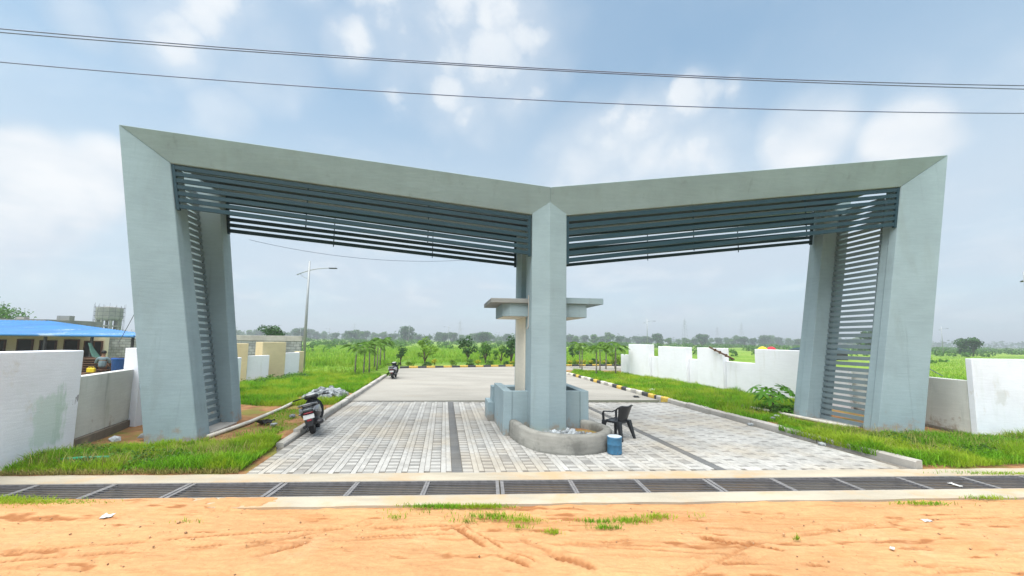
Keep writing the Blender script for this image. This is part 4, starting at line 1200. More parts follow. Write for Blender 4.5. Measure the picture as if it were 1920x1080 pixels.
PYM = pylon_mesh()
for x, y, s_, lab in ((274, 600, 1.0, 'tallest lattice pylon on the skyline, behind the street lamp side of the white wall'), (488, 900, 1.03, 'faint lattice pylon, middle one of the three behind the white wall'), (485, 800, 1.12, 'lattice pylon on the skyline nearest to the far rear pier'),
                      (-373, 900, 0.95, 'faint lattice pylon over the tree line above the young palms'), (-109, 800, 1.05, 'faint lattice pylon over the tree line near the booth canopy')):
    o = link('transmission_tower', PYM, None, (x, y, -1.0), R(25), (s_, s_, s_)); tag(o, lab, 'pylon', 'transmission pylons on the horizon')


def wire(name, pts, r, label, cat='wire', group=None, mat='wire'):
    m = MB(); m.tube(pts, r, 6); o = m.build(name, MT[mat], None, smooth=True); return tag(o, label, cat, group)


def span(p0, p1, sag, n=41):
    p0, p1 = np.array(p0, float), np.array(p1, float)
    return [tuple(p0 * (1 - t_) + p1 * t_ - np.array([0, 0, sag * 4 * t_ * (1 - t_)])) for t_ in np.linspace(0, 1, n)]


def wire3(pL, pC, pR, ext=18):
    """parabola through three measured points, carried on past both ends"""
    xs = np.array([pL[0], pC[0], pR[0]]); cy = np.polyfit(xs, [pL[1], pC[1], pR[1]], 1); cz = np.polyfit(xs, [pL[2], pC[2], pR[2]], 2)
    return [(float(x), float(np.polyval(cy, x)), float(np.polyval(cz, x))) for x in np.linspace(xs[0] - ext, xs[2] + ext, 61)]


wire('overhead_cable', wire3((-10.21, 7.0, 8.40), (-0.07, 7.5, 8.145), (11.53, 8.1, 8.31)), 0.011, 'upper strand of the double overhead cable crossing the sky above the gate', 'cable', 'overhead cables')
wire('overhead_cable', wire3((-10.21, 7.06, 8.37), (-0.07, 7.56, 8.155), (11.53, 8.16, 8.27)), 0.011, 'lower strand of the double overhead cable crossing the sky above the gate', 'cable', 'overhead cables')
wire('overhead_cable', wire3((-10.11, 7.0, 7.70), (-0.05, 7.5, 7.43), (11.48, 8.1, 7.65)), 0.010, 'single overhead cable strung below the double one', 'cable', 'overhead cables')
wire('service_wire', span(gw(-9.0, 2.75, 5.30), gw(-2.0, 3.4, 5.1), 0.30), 0.006, 'thin sagging wire below the slats between the slanting pier and the column', 'wire')
wire('guy_wire', span((-19.2, 18.6, 2.0), (-10.6, 11.4, 5.0), 0.1), 0.012, 'thin dark guy wire slanting from the leaning pier down to the shed', 'wire')
wire('guy_wire', span(gw(10.0, 1.1, 2.6), (13.1, 11.6, 1.50), 0.08), 0.010, 'dark guy wire slanting down to the low wall panel beside the far pier', 'wire')
for k in range(4):   # power lines between the far pylons
    wire('power_line', span((274 + (k - 1.5) * 3.5, 600, 24 + 3.5 * k), (488 + (k - 1.5) * 3.5, 900, 24 + 3.5 * k), 5), 0.06, 'hair thin power line between distant pylons, %s strand' % ('lowest', 'second lowest', 'second highest', 'highest')[k], 'power line', 'power lines between the distant pylons')

# ------------------------------------------------------------------ scooters
def oval(cx, y, z0, z1, w, n=14, p=2.6):
    """super-elliptic cross-section at y"""
    out = []
    for k in range(n):
        t_ = 2 * math.pi * k / n; c, s_ = math.cos(t_), math.sin(t_)
        out.append((cx + w * math.copysign(abs(c) ** (2 / p), c), y, (z0 + z1) / 2 + (z1 - z0) / 2 * math.copysign(abs(s_) ** (2 / p), s_)))
    return out


def scooter(loc, rz, lean, label, paint):
    r_ = empty('scooter', loc, rz); r_.rotation_mode = 'ZYX'; r_.rotation_euler = (0, lean, rz); r_.scale = (1.12, .88, .85)
    tag(r_, label, 'scooter', 'parked scooters')
    for (nm, y) in (('rear_wheel', -0.60), ('front_wheel', 0.66)):
        m = MB(); m.lathe([(0.150, -.045), (0.20, -.05), (0.225, -.03), (0.232, 0), (0.225, .03), (0.20, .05), (0.150, .045)], 26, (0, y, .232), 'x'); w = m.build(nm, MT['rubber'], r_, smooth=True)
        m = MB(); m.lathe([(0.02, -.055), (0.06, -.05), (0.13, -.03), (0.149, -.04), (0.149, .04), (0.13, .03), (0.06, .05), (0.02, .055)], 20, (0, y, .232), 'x'); m.build('rim', MT['darkmetal'], w)
    # rear body
    m = MB(); m.loft([oval(0, -.90, .63, .72, .075), oval(0, -.84, .58, .785, .135), oval(0, -.66, .50, .815, .185), oval(0, -.42, .42, .80, .20), oval(0, -.18, .36, .74, .19), oval(0, -.04, .34, .66, .15)]); m.build('rear_fairing', MT['blackplastic'], r_, smooth=True)
    for sx in (-1, 1):
        rr = []
        for (y, z0, z1, x_) in ((-.88, .66, .72, .10), (-.78, .61, .77, .165), (-.60, .58, .79, .195), (-.36, .55, .78, .208), (-.14, .52, .72, .195)):
            rr.append([(sx * (x_ - .03), y, z0), (sx * (x_ + .004), y, z0 + .02), (sx * (x_ + .006), y, (z0 + z1) / 2), (sx * (x_ - .004), y, z1), (sx * (x_ - .04), y, z1)])
        q_ = MB(); q_.loft(rr if sx > 0 else [list(reversed(r__)) for r__ in rr]); q_.build('side_panel', MT[paint], r_, smooth=True)
    m = MB(); m.loft([oval(0, -.70, .30, .60, .10), oval(0, -.40, .22, .52, .15), oval(0, -.10, .22, .44, .15), oval(0, .05, .24, .36, .13)]); m.build('engine_cover', MT['darkmetal'], r_, smooth=True)
    m = MB(); m.loft([oval(0, -.78, .79, .835, .09), oval(0, -.68, .785, .885, .135), oval(0, -.40, .765, .865, .155), oval(0, -.15, .72, .835, .145), oval(0, .04, .66, .76, .09)]); m.build('seat', MT['blackplastic'], r_, smooth=True)
    m = MB(); m.tube([(-.17, -.52, .82), (-.18, -.74, .86), (-.12, -.90, .875), (0, -.94, .88), (.12, -.90, .875), (.18, -.74, .86), (.17, -.52, .82)], 0.017, 8); m.build('grab_rail', MT['silver'], r_, smooth=True)
    m = MB(); m.loft([oval(0, -.885, .665, .765, .11, 12), oval(0, -.925, .69, .745, .08, 12)]); m.build('tail_panel', MT['glassy'], r_, smooth=True)
    m = MB(); m.loft([oval(0, -.885, .60, .655, .105, 12), oval(0, -.93, .615, .645, .08, 12)]); m.build('tail_light', MT['redlens'], r_, smooth=True)
    # mudguard with plate and reflector
    m = MB(); m.loft([[(-.075, -.84, .62), (.075, -.84, .62), (.075, -.87, .60), (-.075, -.87, .60)], [(-.075, -.90, .44), (.075, -.90, .44), (.075, -.925, .44), (-.075, -.925, .44)], [(-.055, -.905, .26), (.055, -.905, .26), (.055, -.925, .26), (-.055, -.925, .26)]]); mg = m.build('rear_mudguard', MT['blackplastic'], r_)
    m = MB(); m.hexa([(-.105, -.925, .465), (.105, -.925, .465), (.105, -.915, .465), (-.105, -.915, .465), (-.105, -.905, .585), (.105, -.905, .585), (.105, -.895, .585), (-.105, -.895, .585)]); m.build('number_plate', MT['plate'], r_, bevel=0.004)
    m = MB(); m.box(-.045, .045, -.945, -.926, .405, .455); m.build('reflector', MT['redlens'], r_, bevel=0.006)
    for sx in (-1, 1):
        m = MB(); m.loft([oval(sx * .15, -.84, .60, .66, .035, 8), oval(sx * .165, -.90, .615, .655, .02, 8)]); m.build('indicator', MT['glassy'], r_, smooth=True)
    # muffler on the right
    m = MB(); m.tube([(.16, -.18, .26), (.17, -.42, .27), (.18, -.50, .28)], [.022, .022, .05], 8); m.tube([(.18, -.48, .28), (.185, -.55, .285), (.19, -.90, .33), (.19, -.95, .335)], [.05, .065, .068, .045], 12); mf = m.build('muffler', MT['darkmetal'], r_, smooth=True)
    m = MB(); m.hexa([(.255, -.88, .30), (.262, -.60, .26), (.262, -.60, .32), (.255, -.88, .37), (.266, -.88, .30), (.270, -.60, .26), (.270, -.60, .32), (.266, -.88, .37)]); m.build('heat_shield', MT['silver'], mf)
    m = MB(); m.tube([(-.12, -.45, .25), (-.14, -.62, .24)], .045, 8); m.build('gear_case', MT['darkmetal'], r_)
    m = MB(); m.tube([(-.10, -.02, .22), (-.24, -.08, -.02)], .013, 6); m.build('side_stand', MT['darkmetal'], r_)
    m = MB(); m.tube([(.13, -.30, .26), (.28, -.30, .27)], .012, 6); m.build('foot_peg', MT['darkmetal'], r_)
    # floor, apron, front
    m = MB(); m.box(-.15, .15, -.06, .44, .27, .33); m.build('floorboard', MT['blackplastic'], r_, bevel=0.02)
    ap = []
    for (y, z, w) in ((.40, .28, .14), (.46, .45, .20), (.49, .65, .215), (.49, .82, .18), (.47, .95, .10)):
        ap.append([(-w, y - .035, z), (-w * .5, y + .02, z), (0, y + .05, z), (w * .5, y + .02, z), (w, y - .035, z), (w * .5, y - .04, z), (0, y - .03, z), (-w * .5, y - .04, z)])
    m = MB(); m.loft(ap); m.build('apron', MT['blackplastic'], r_, smooth=True)
    m = MB(); m.loft([oval(0, .50, .42, .86, .10), oval(0, .60, .45, .80, .075), oval(0, .66, .52, .72, .03)]); m.build('front_fairing', MT[paint], r_, smooth=True)
    m = MB(); m.tube([(0, .46, .95), (0, .56, .55), (0, .62, .40)], .03, 8); m.tube([(-.07, .60, .42), (-.07, .66, .232)], .018, 6); m.tube([(.07, .60, .42), (.07, .66, .232)], .018, 6); m.build('fork', MT['darkmetal'], r_)
    m = MB(); ring = []
    for k in range(7):
        t_ = R(20 + 140 * k / 6); ring.append([(x, .66 + .265 * math.cos(t_), .232 + .265 * math.sin(t_)) for x in (-.065, -.03, .03, .065)])
    m.loft(ring, cap=False, closed=False); fm = m.build('front_mudguard', MT[paint], r_, smooth=True); q = fm.modifiers.new('t', 'SOLIDIFY'); q.thickness = .008
    # steering: handlebar turned a little
    st = MB(); st.tube([(-.36, .24, 1.02), (-.20, .31, 1.035), (0, .40, 1.00), (.20, .37, 1.035), (.36, .34, 1.02)], .014, 8); hb = st.build('handlebar', MT['darkmetal'], r_, smooth=True)
    for p, q in (((-.37, .235, 1.019), (-.24, .29, 1.033)), ((.24, .363, 1.033), (.37, .338, 1.019))):
        m = MB(); m.tube([p, q], .021, 8); m.build('grip', MT['rubber'], hb, smooth=True)
    for p, q in (((-.35, .30, 1.015), (-.20, .36, 1.03)), ((.20, .42, 1.03), (.35, .40, 1.015))):
        m = MB(); m.tube([p, q], .008, 5); m.build('brake_lever', MT['silver'], hb)
    m = MB(); m.loft([oval(0, .27, 1.00, 1.06, .08), oval(0, .33, .96, 1.10, .15), oval(0, .42, .93, 1.11, .16), oval(0, .50, .96, 1.06, .09)]); m.build('handle_cowl', MT['blackplastic'], r_, smooth=True)
    m = MB(); m.loft([[(.10 * math.cos(t_), .335 + .055 * math.sin(t_), 1.098 + .02 * math.sin(t_) + d) for t_ in [2 * math.pi * k / 16 for k in range(16)]] for d in (0, .012)]); m.build('dial', MT['plate'], r_, smooth=False)
    m = MB(); m.loft([oval(0, .49, .97, 1.06, .07, 10), oval(0, .53, .99, 1.04, .05, 10)]); m.build('headlight', MT['plate'], r_, smooth=True)
    return r_


HV = R(10)
HS = R(22)
scooter((-4.8 - 0.55 * math.sin(HS), 9.49 + 0.55 * math.cos(HS), 0.005), HS, R(-14), 'black and silver scooter leaning on its stand beside the kerb, nearest the drain', 'silver')
scooter((-7.1 - 0.5 * math.sin(HV), 23.1 + 0.5 * math.cos(HV), 0.0), HV - R(2), R(-6), 'grey mauve scooter parked far up the concrete road by the kerb end', 'mauve')

# ------------------------------------------------------------------ plastic chair and drum
ch = empty('plastic_chair', (2.70, 9.78, 0.0), math.atan2(0.77, -0.63) - math.pi / 2)
tag(ch, 'black moulded plastic armchair standing on the pavers beside the planter', 'chair')
m = MB(); rows = []
for j in range(9):
    y = -.20 + .43 * j / 8; row = []
    for i in range(9):
        x = -.215 + .43 * i / 8; dip = -.025 * (1 - (x / .215) ** 2) * math.sin(math.pi * min(j + 1, 8) / 9)
        row.append((x * (1 + .06 * (j / 8)), y, .435 + dip - (.02 if j == 8 else 0)))
    rows.append(row)
m.loft(rows, cap=False, closed=False); o = m.build('seat', MT['blackplastic'], ch, smooth=True); q = o.modifiers.new('t', 'SOLIDIFY'); q.thickness = .02
m = MB(); rows = []
for j in range(11):
    t_ = j / 10; row = []
    for i in range(13):
        u_ = -1 + 2 * i / 12; wdt = .20 + .09 * t_ ** 1.3
        top = .425 + (.39 + .035 * abs(u_) ** 1.5 - .05 * max(0, abs(u_) - .75) * 4) * t_
        y = -.205 - .13 * t_ + .085 * abs(u_) ** 2 * (0.6 + 0.4 * t_)
        row.append((u_ * wdt, y, top))
    rows.append(row)
m.loft(rows, cap=False, closed=False); o = m.build('backrest', MT['blackplastic'], ch, smooth=True); q = o.modifiers.new('t', 'SOLIDIFY'); q.thickness = .016
for sx in (-1, 1):
    m = MB(); pts = [(sx * .265, .215, .43), (sx * .275, .225, .60), (sx * .28, .20, .655), (sx * .285, .08, .665), (sx * .285, -.06, .675), (sx * .285, -.16, .73), (sx * .28, -.25, .80)]
    rr = []
    for i, p in enumerate(pts):
        wd_ = .034 if i else .03
        rr.append([(p[0] - wd_, p[1] - (.012 if i < 2 else 0), p[2] - (.012 if i >= 2 else 0)), (p[0] + wd_, p[1] - (.012 if i < 2 else 0), p[2] - (.012 if i >= 2 else 0)), (p[0] + wd_, p[1] + (.022 if i < 2 else 0), p[2] + (.012 if i >= 2 else 0)), (p[0] - wd_, p[1] + (.022 if i < 2 else 0), p[2] + (.012 if i >= 2 else 0))])
    m.loft(rr); m.build('arm', MT['blackplastic'], ch, smooth=False, bevel=0.006)
    m = MB(); m.hexa([(sx * .285 - .028, .235, 0), (sx * .285 + .025, .235, 0), (sx * .285 + .025, .285, 0), (sx * .285 - .028, .285, 0), (sx * .25 - .06, .14, .44), (sx * .25 + .035, .14, .44), (sx * .25 + .035, .245, .44), (sx * .25 - .06, .245, .44)]); m.build('leg', MT['blackplastic'], ch, bevel=0.006)
    m = MB(); m.hexa([(sx * .27 - .03, -.345, 0), (sx * .27 + .025, -.345, 0), (sx * .27 + .025, -.29, 0), (sx * .27 - .03, -.29, 0), (sx * .20 - .075, -.245, .45), (sx * .20 + .045, -.245, .45), (sx * .20 + .045, -.145, .45), (sx * .20 - .075, -.145, .45)]); m.build('leg', MT['blackplastic'], ch, bevel=0.006)
m = MB()
for (x0, x1, y0, y1) in ((-.20, .20, .215, .235), (-.22, -.20, -.19, .215), (.20, .22, -.19, .215), (-.20, .20, -.21, -.19)): m.box(x0, x1, y0, y1, .385, .432)
m.build('seat_rim', MT['blackplastic'], ch, bevel=0.004)

dr = empty('paint_drum', (2.26, 8.42, 0.0)); tag(dr, 'small scuffed blue drum with a whitish lid standing beside the planter', 'drum')
m = MB(); m.lathe([(0.150, 0.0), (0.158, 0.01), (0.155, 0.03), (0.155, 0.19), (0.160, 0.20), (0.155, 0.21), (0.155, 0.335), (0.162, 0.35), (0.158, 0.358)], 28); m.build('body', MT['bucket'], dr, smooth=True)
m = MB(); m.lathe([(0.150, 0.3585), (0.150, 0.364), (0.130, 0.366), (0.02, 0.366)], 28); m.build('lid', simple('drum_lid', (0.45, 0.50, 0.55), 0.5, 0.3, 0, 0.15, 8), dr, smooth=False)

# ------------------------------------------------------------------ small loose things
def litter(name, loc, s_, mat, label, cat, seed=0, flat=0.25):
    rg = random.Random(seed); m = MB(); rows = []
    for j in range(6):
        rows.append([((i / 5 - .5) * s_ * (1 + .25 * rg.random()), (j / 5 - .5) * s_ * .6 * (1 + .2 * rg.random()), 0.006 + s_ * flat * rg.random()) for i in range(6)])
    m.loft(rows, cap=False, closed=False); o = m.build(name, MT[mat], None); o.location = loc; o.rotation_euler = (0, 0, rg.uniform(0, 3)); q = o.modifiers.new('t', 'SOLIDIFY'); q.thickness = .003
    return tag(o, label, cat)


litter('paper_scrap', (7.72, 6.80, 0.002), 0.14, 'paper', 'crumpled white scrap lying on the drain grate', 'litter', 1, 0.15)
litter('paper_scrap', (5.75, 5.45, 0.0), 0.10, 'paper', 'white scrap on the bare dirt near the frame edge', 'litter', 2, 0.1)
litter('paper_scrap', (4.55, 4.72, 0.0), 0.06, 'paper', 'pale flattened scrap on the dirt closest to the viewer', 'litter', 3, 0.1)
litter('paper_scrap', (-5.35, 5.30, 0.0), 0.20, 'paper', 'flat whitish slab fragment beside the grass tuft on the dirt', 'litter', 4, 0.06)
litter('cloth_rag', (-6.55, 10.35, 0.09), 0.34, 'dark', 'dark rag dropped on the bare soil beside the scooter', 'rag', 5, 0.35)
litter('paper_scrap', (5.50, 16.9, 0.0), 0.35, 'dark', 'dark scraps on the concrete in front of the painted kerb', 'litter', 6, 0.1)
litter('paper_scrap', (6.62, 18.1, 0.12), 0.40, 'paper', 'pale plastic sheet caught in the grass behind the painted kerb', 'litter', 7, 0.25)
m = MB(); m.tube([(-8.15, 7.05, 0.14), (-7.75, 7.08, 0.17), (-7.35, 7.18, 0.16)], 0.028, 8); tag(m.build('pipe', MT['greenplastic'], None, smooth=True), 'short green plastic pipe half buried in the grass by the white wall', 'pipe')
m = MB(); m.tube([(-6.95, 8.95, 0.10), (-7.0, 10.4, 0.12), (-7.35, 12.4, 0.12), (-7.55, 13.4, 0.14)], 0.05, 8); tag(m.build('edging_pipe', MT['pvc'], None, smooth=True), 'pale concrete edging rod lying along the soil past the leaning pier', 'edging')
m = MB(); m.tube([(9.45, 10.9, 0.12), (8.75, 13.4, 0.12), (8.2, 15.2, 0.12)], 0.05, 8); tag(m.build('edging_pipe', MT['pvc'], None, smooth=True), 'pale concrete edging rod lying along the grass past the far pier', 'edging')
for i, (x, y, z, s_, lab) in enumerate(((7.06, 11.39, 0.0, 0.10, 'pale stone lying on the pavers against the plain kerb'), (8.05, 11.85, 0.09, 0.10, 'white topped stone on bare soil beside the far pier, lower of the trio'), (8.35, 12.1, 0.10, 0.12, 'white topped stone on bare soil beside the far pier, largest of the trio'),
                                        (8.62, 11.95, 0.09, 0.09, 'brown stone on bare soil closest to the far rear pier'), (7.45, 9.3, 0.0, 0.09, 'dark stone at the broken end of the plain kerb'), (-6.15, 10.1, 0.09, 0.10, 'grey stone on the bare soil nearest the scooter wheel'), (-6.3, 11.2, 0.09, 0.11, 'pale stone on the soil behind the scooter'),
                                        (-8.2, 8.75, 0.10, 0.16, 'broken brown stone at the foot of the patchy low wall'), (-8.55, 8.4, 0.10, 0.14, 'grey rubble lump at the foot of the patchy low wall'))):
    o = link('stone', ROCK[i % 5], None, (x, y, z + s_ * .4), random.uniform(0, 6), (s_, s_ * .9, s_ * .8)); tag(o, lab, 'stone')
m = MB(); m.bar((10.30, 19.8, 2.19), (10.70, 18.35, 1.64), 0.05, 0.07); pk = m.build('plank', MT['timber'], None); tag(pk, 'dark knotted plank leaning across a white pillar of the boundary wall', 'plank')
for i, q in enumerate((0.25, 0.45, 0.7)):
    x, y, z = [a + (b - a) * q for a, b in zip((10.30, 19.8, 2.19), (10.70, 18.35, 1.64))]
    m = MB(); m.box(x - .04, x + .04, y - .05, y + .05, z - .07, z + .07); m.build('cleat', MT['timber'], pk)
for x, y, mt, lab in ((39.6, 60.0, 'yellowcloth', 'small yellow parasol showing above the white boundary wall'), (41.3, 60.5, 'redcloth', 'small red parasol showing above the white boundary wall')):
    u_ = empty('parasol', (x, y, 0)); u_.scale = (.72, .72, .95); tag(u_, lab, 'parasol', 'parasols beyond the boundary wall')
    m = MB(); m.lathe([(0.98, 1.48), (0.90, 1.68), (0.62, 1.92), (0.30, 2.04), (0.02, 2.08)], 10, (0, 0, 0)); m.build('canopy', MT[mt], u_, smooth=False)
    m = MB(); m.tube([(0, 0, -.1), (0, 0, 2.1)], 0.025, 6); m.build('pole', MT['galv'], u_)
m = MB(); m.box(47, 53, 60, 64, 0, 1.55); vb = m.build('hut', MT['darkmetal'], None); tag(vb, 'low dark roofed hut showing over the end of the white boundary wall', 'hut')
m = MB(); m.hexa([(46.6, 59.6, 1.551), (53.4, 59.6, 1.551), (53.4, 64.4, 1.551), (46.6, 64.4, 1.551), (47, 61.5, 1.9), (53, 61.5, 1.9), (53, 62.5, 1.9), (47, 62.5, 1.9)]); m.build('roof', MT['slat'], vb)

# ------------------------------------------------------------------ vegetation
def leaf_cloud(name, n, lobes, size, mat, seed, up_bias=0.3, aspect=0.55):
    """leaf-sized quads through a set of ellipsoid lobes (cx,cy,cz,rx,ry,rz)"""
    rg = np.random.default_rng(seed); lob = np.array(lobes, float); w = np.prod(lob[:, 3:], 1) ** (2 / 3); w /= w.sum()
    k = rg.choice(len(lob), n, p=w); d = rg.normal(size=(n, 3)); d /= np.linalg.norm(d, axis=1)[:, None]
    rr = rg.uniform(0.35, 1.0, n) ** 0.6; rr *= 1 + 0.14 * rg.normal(size=n)
    c = lob[k, :3] + d * lob[k, 3:] * rr[:, None]
    nrm = d + 0.7 * rg.normal(size=(n, 3)); nrm[:, 2] += up_bias; nrm /= np.linalg.norm(nrm, axis=1)[:, None]
    t1 = np.cross(nrm, rg.normal(size=(n, 3))); t1 /= np.linalg.norm(t1, axis=1)[:, None]; t2 = np.cross(nrm, t1)
    s_ = size * rg.uniform(0.6, 1.35, n)[:, None]
    V = np.stack([c - t1 * s_, c - t2 * s_ * aspect, c + t1 * s_, c + t2 * s_ * aspect], 1).reshape(-1, 3)
    F = np.arange(n * 4).reshape(-1, 4)
    return npmesh(name, V, F, [], mat)


def trunk_mesh(name, pts, rad, limbs=(), mat='bark'):
    m = MB(); m.tube(pts, rad, 7)
    for p, q, r0_, r1_ in limbs: m.tube([p, tuple((np.array(p) + np.array(q)) / 2 + np.array([0, 0, .1])), q], [r0_, (r0_ + r1_) / 2, r1_], 5)
    return m.mesh(name, MT[mat], smooth=True)


def make_tree_kind(seed, h, spread, n, size, mat, lobes_n=9, trunk_h=0.35, rnd=1.0):
    rg = random.Random(seed); lob = []
    for i in range(lobes_n):
        t_ = rg.uniform(0, 6.28); q = rg.uniform(0.15, 0.72) * spread * rnd
        z = h * rg.uniform(trunk_h + .12, 0.86); r_ = spread * rg.uniform(.30, .52) * (1 - .45 * abs(z / h - .62))
        lob.append((q * math.cos(t_), q * math.sin(t_), z, r_, r_, r_ * rg.uniform(.6, .9)))
    lob.append((0, 0, h * .72, spread * .5, spread * .5, h * .25))
    limbs = [((0, 0, h * trunk_h * .8), (l[0] * .8, l[1] * .8, l[2]), h * .018, h * .006) for l in lob[:6]]
    cm = leaf_cloud('crown', n, lob, size, MT[mat], seed)
    tm = trunk_mesh('trunk', [(0, 0, -.2), (.02 * h, 0, h * trunk_h * .5), (0, .02 * h, h * .6)], [h * .035, h * .026, h * .010], limbs)
    return cm, tm


def place_tree(kind, loc, label, s_=1.0, rz=0.0, name='tree', cat='tree', group=None, sz=None):
    r_ = empty(name, loc, rz); r_.scale = (s_, s_, sz or s_); tag(r_, label, cat, group)
    link('trunk', kind[1], r_); link('crown', kind[0], r_); return r_


KF = [make_tree_kind(100 + k, 10, 5.4, 1500, 0.55, ('leafdark', 'leafmid', 'leafdark', 'leafmid')[k], 13, -0.05) for k in range(4)]
rt_ = random.Random(3)
# far tree line, tree by tree
far = []
x = -330.0
while x < 330:
    y = 340 + rt_.uniform(-50, 70) + abs(x) * 0.1
    far.append((x * (y / 340), y, rt_.uniform(0.7, 1.2), rt_.randrange(4))); x += rt_.uniform(4.5, 9.5)
for x, y, s_, k in far:
    if abs(x / y) > 1.45: continue
    place_tree(KF[k], (x, y, -0.4), 'hazy rounded tree in the far tree line beyond the fields', s_ * 1.05, rt_.uniform(0, 6), group='trees of the far tree line', sz=s_ * rt_.uniform(.8, 1.1))
SPEC = [(-76, 280, 1.28, 0, 'big dark domed tree standing out of the tree line above the far scooter'), (10, 300, 1.0, 1, 'rounded tree of the tree line just past the column, closest to the booth'), (112, 290, 1.0, 2, 'dark tree behind the second white pillar of the boundary wall'), (150, 300, 1.05, 0, 'broad dark tree rising behind the knotted plank'),
        (-20, 270, 0.9, 2, 'dark tree under the raw side of the booth canopy'), (126, 104, 0.55, 0, 'round dark bushy tree beyond the low panel beside the far pier'), (104, 110, 0.75, 2, 'dark tree at the edge of the far pier'), (188, 130, 0.55, 0, 'small dark tree beyond the grey white wall')]
for x, y, s_, k, lab in SPEC: place_tree(KF[k], (x, y, -0.3), lab, s_, rt_.uniform(0, 6))
KN = [make_tree_kind(200 + k, 5.0, 2.3, 1500, 0.16, ('leafmid', 'leafdark')[k], 10, 0.2) for k in range(2)]
place_tree(KN[1], (-28.0, 45.0, -0.1), 'round bushy tree peeping over the grey block wall', 0.82, 1.0)
KB = make_tree_kind(230, 7.0, 4.6, 3200, 0.17, 'leafmid', 14, 0.2)
place_tree(KB, (-54.5, 40.0, -0.1), 'leafy green tree behind the ridge of the blue roof', 0.82, 0.4)
place_tree(KN[0], (-86, 78.0, 0), 'thin scrubby tree beside the water tower', 0.9, 2.4)

# far woods melting into the haze, read as one mass
woods = []
rg = np.random.default_rng(12)
for (y0, n, hgt, sp) in ((600, 190, 13, 15), (1000, 200, 18, 24), (1700, 200, 26, 44)):
    for i in range(n):
        x = rg.uniform(-1.5, 1.5) * y0; woods.append((x, y0 + rg.uniform(-80, 80), hgt * rg.uniform(.25, .42), sp * rg.uniform(.6, 1.3), sp * .6, hgt * rg.uniform(.35, .7)))
wo = link('far_woods', leaf_cloud('far_woods', 45000, woods, 2.8, MT['leafdark'], 5)); tag(wo, 'dark wooded band along the horizon fading into haze', 'woods', kind='stuff')
# orchard-like scrub rows in the middle distance
scr = []
for (y0, n, h_, r_) in ((58, 26, .5, .8), (76, 36, .7, 1.0), (95, 70, .9, 1.3), (125, 110, 1.2, 1.8), (160, 120, 1.5, 2.2), (215, 140, 1.8, 3.0)):
    for i in range(n):
        x = rg.uniform(-1.25, 1.4) * y0
        scr.append((x, y0 + rg.uniform(-9, 9), h_ * .55, r_ * rg.uniform(.6, 1.3), r_, h_ * rg.uniform(.5, .9)))
so = link('scrub_rows', leaf_cloud('scrub_rows', 60000, scr, 0.30, MT['leafmid'], 6)); tag(so, 'rows of scrub and young trees across the middle distance', 'scrub', kind='stuff')

# bushes and young trees by the far kerb
KS = [make_tree_kind(300 + k, 1.2, 0.75, 700, 0.075, ('leafmid', 'leafdark', 'leafyellow', 'leaflight')[k], 7, 0.08) for k in range(4)]
KY = [make_tree_kind(320 + k, 3.0, 1.05, 520, 0.12, ('leaflight', 'leafmid', 'leafdark')[k], 6, 0.18, 1.25) for k in range(3)]


def far_kerb(x): return 31.2 + 4.15 * (x + 9.05) / 9.4 if x < 0.35 else 35.35 + (x - 0.35) * 0.282


ORD = ordw + ['seventeenth', 'eighteenth', 'nineteenth', 'twentieth', 'twenty-first', 'twenty-second', 'twenty-third', 'twenty-fourth', 'twenty-fifth', 'twenty-sixth', 'twenty-seventh', 'twenty-eighth', 'twenty-ninth', 'thirtieth']
for i in range(30):
    if i % 5 in (1, 4): continue
    x = -8.6 + i * 0.68 + rt_.uniform(-.15, .15); y = far_kerb(x) + 0.75 + rt_.uniform(-.1, .35)
    k = 2 if i % 5 == 3 else rt_.choice((0, 1, 3))
    place_tree(KS[k], (x, y, 0.05), '%s shrub, %s from the far scooter in the row behind the striped kerb' % (('mid green', 'dark green', 'yellow leaved', 'light green')[k], ORD[i - (i + 3) // 5 - i // 5]), rt_.uniform(.4, .75), rt_.uniform(0, 6), 'shrub', 'shrub', 'shrubs behind the striped kerb', sz=rt_.uniform(.35, .6))
for i in range(16):
    x = 2.0 + i * 0.75; y = far_kerb(x) + 0.55
    place_tree(KS[2], (x, y, 0.08), 'low yellow flowering shrub, %s from the column behind the striped kerb' % ORD[i], .5, rt_.uniform(0, 6), 'shrub', 'shrub', 'yellow shrubs behind the striped kerb', sz=.42)
YT = [(-7.75, 34.3, 0, 0.92, 'light green young tree with a spreading top behind the striped kerb'), (-4.6, 40.5, 2, 1.0, 'dark leafy young tree behind the middle of the striped kerb'), (-10.5, 36.3, 2, 0.62, 'small dark sapling behind the far scooter'), (-2.6, 38.5, 1, 0.75, 'thin sapling behind the striped kerb, nearer to the column'),
      (-1.0, 38.0, 1, 0.70, 'slender sapling behind the striped kerb, second from the column'), (0.0, 36.9, 2, 1.02, 'dark sapling right beside the centre column'), (-3.3, 46.0, 1, .8, 'young tree in the field behind the saplings'), (5.0, 45.0, 1, 0.9, 'young tree beyond the palms past the column'), (9.3, 34.2, 3 % 3, 0.55, 'bright clipped bush at the end of the white boundary wall'), (7.6, 47, 2, .7, 'dark sapling in the field past the palms')]
for x, y, k, s_, lab in YT: place_tree(KY[k], (x, y, 0.02), lab, s_, rt_.uniform(0, 6))


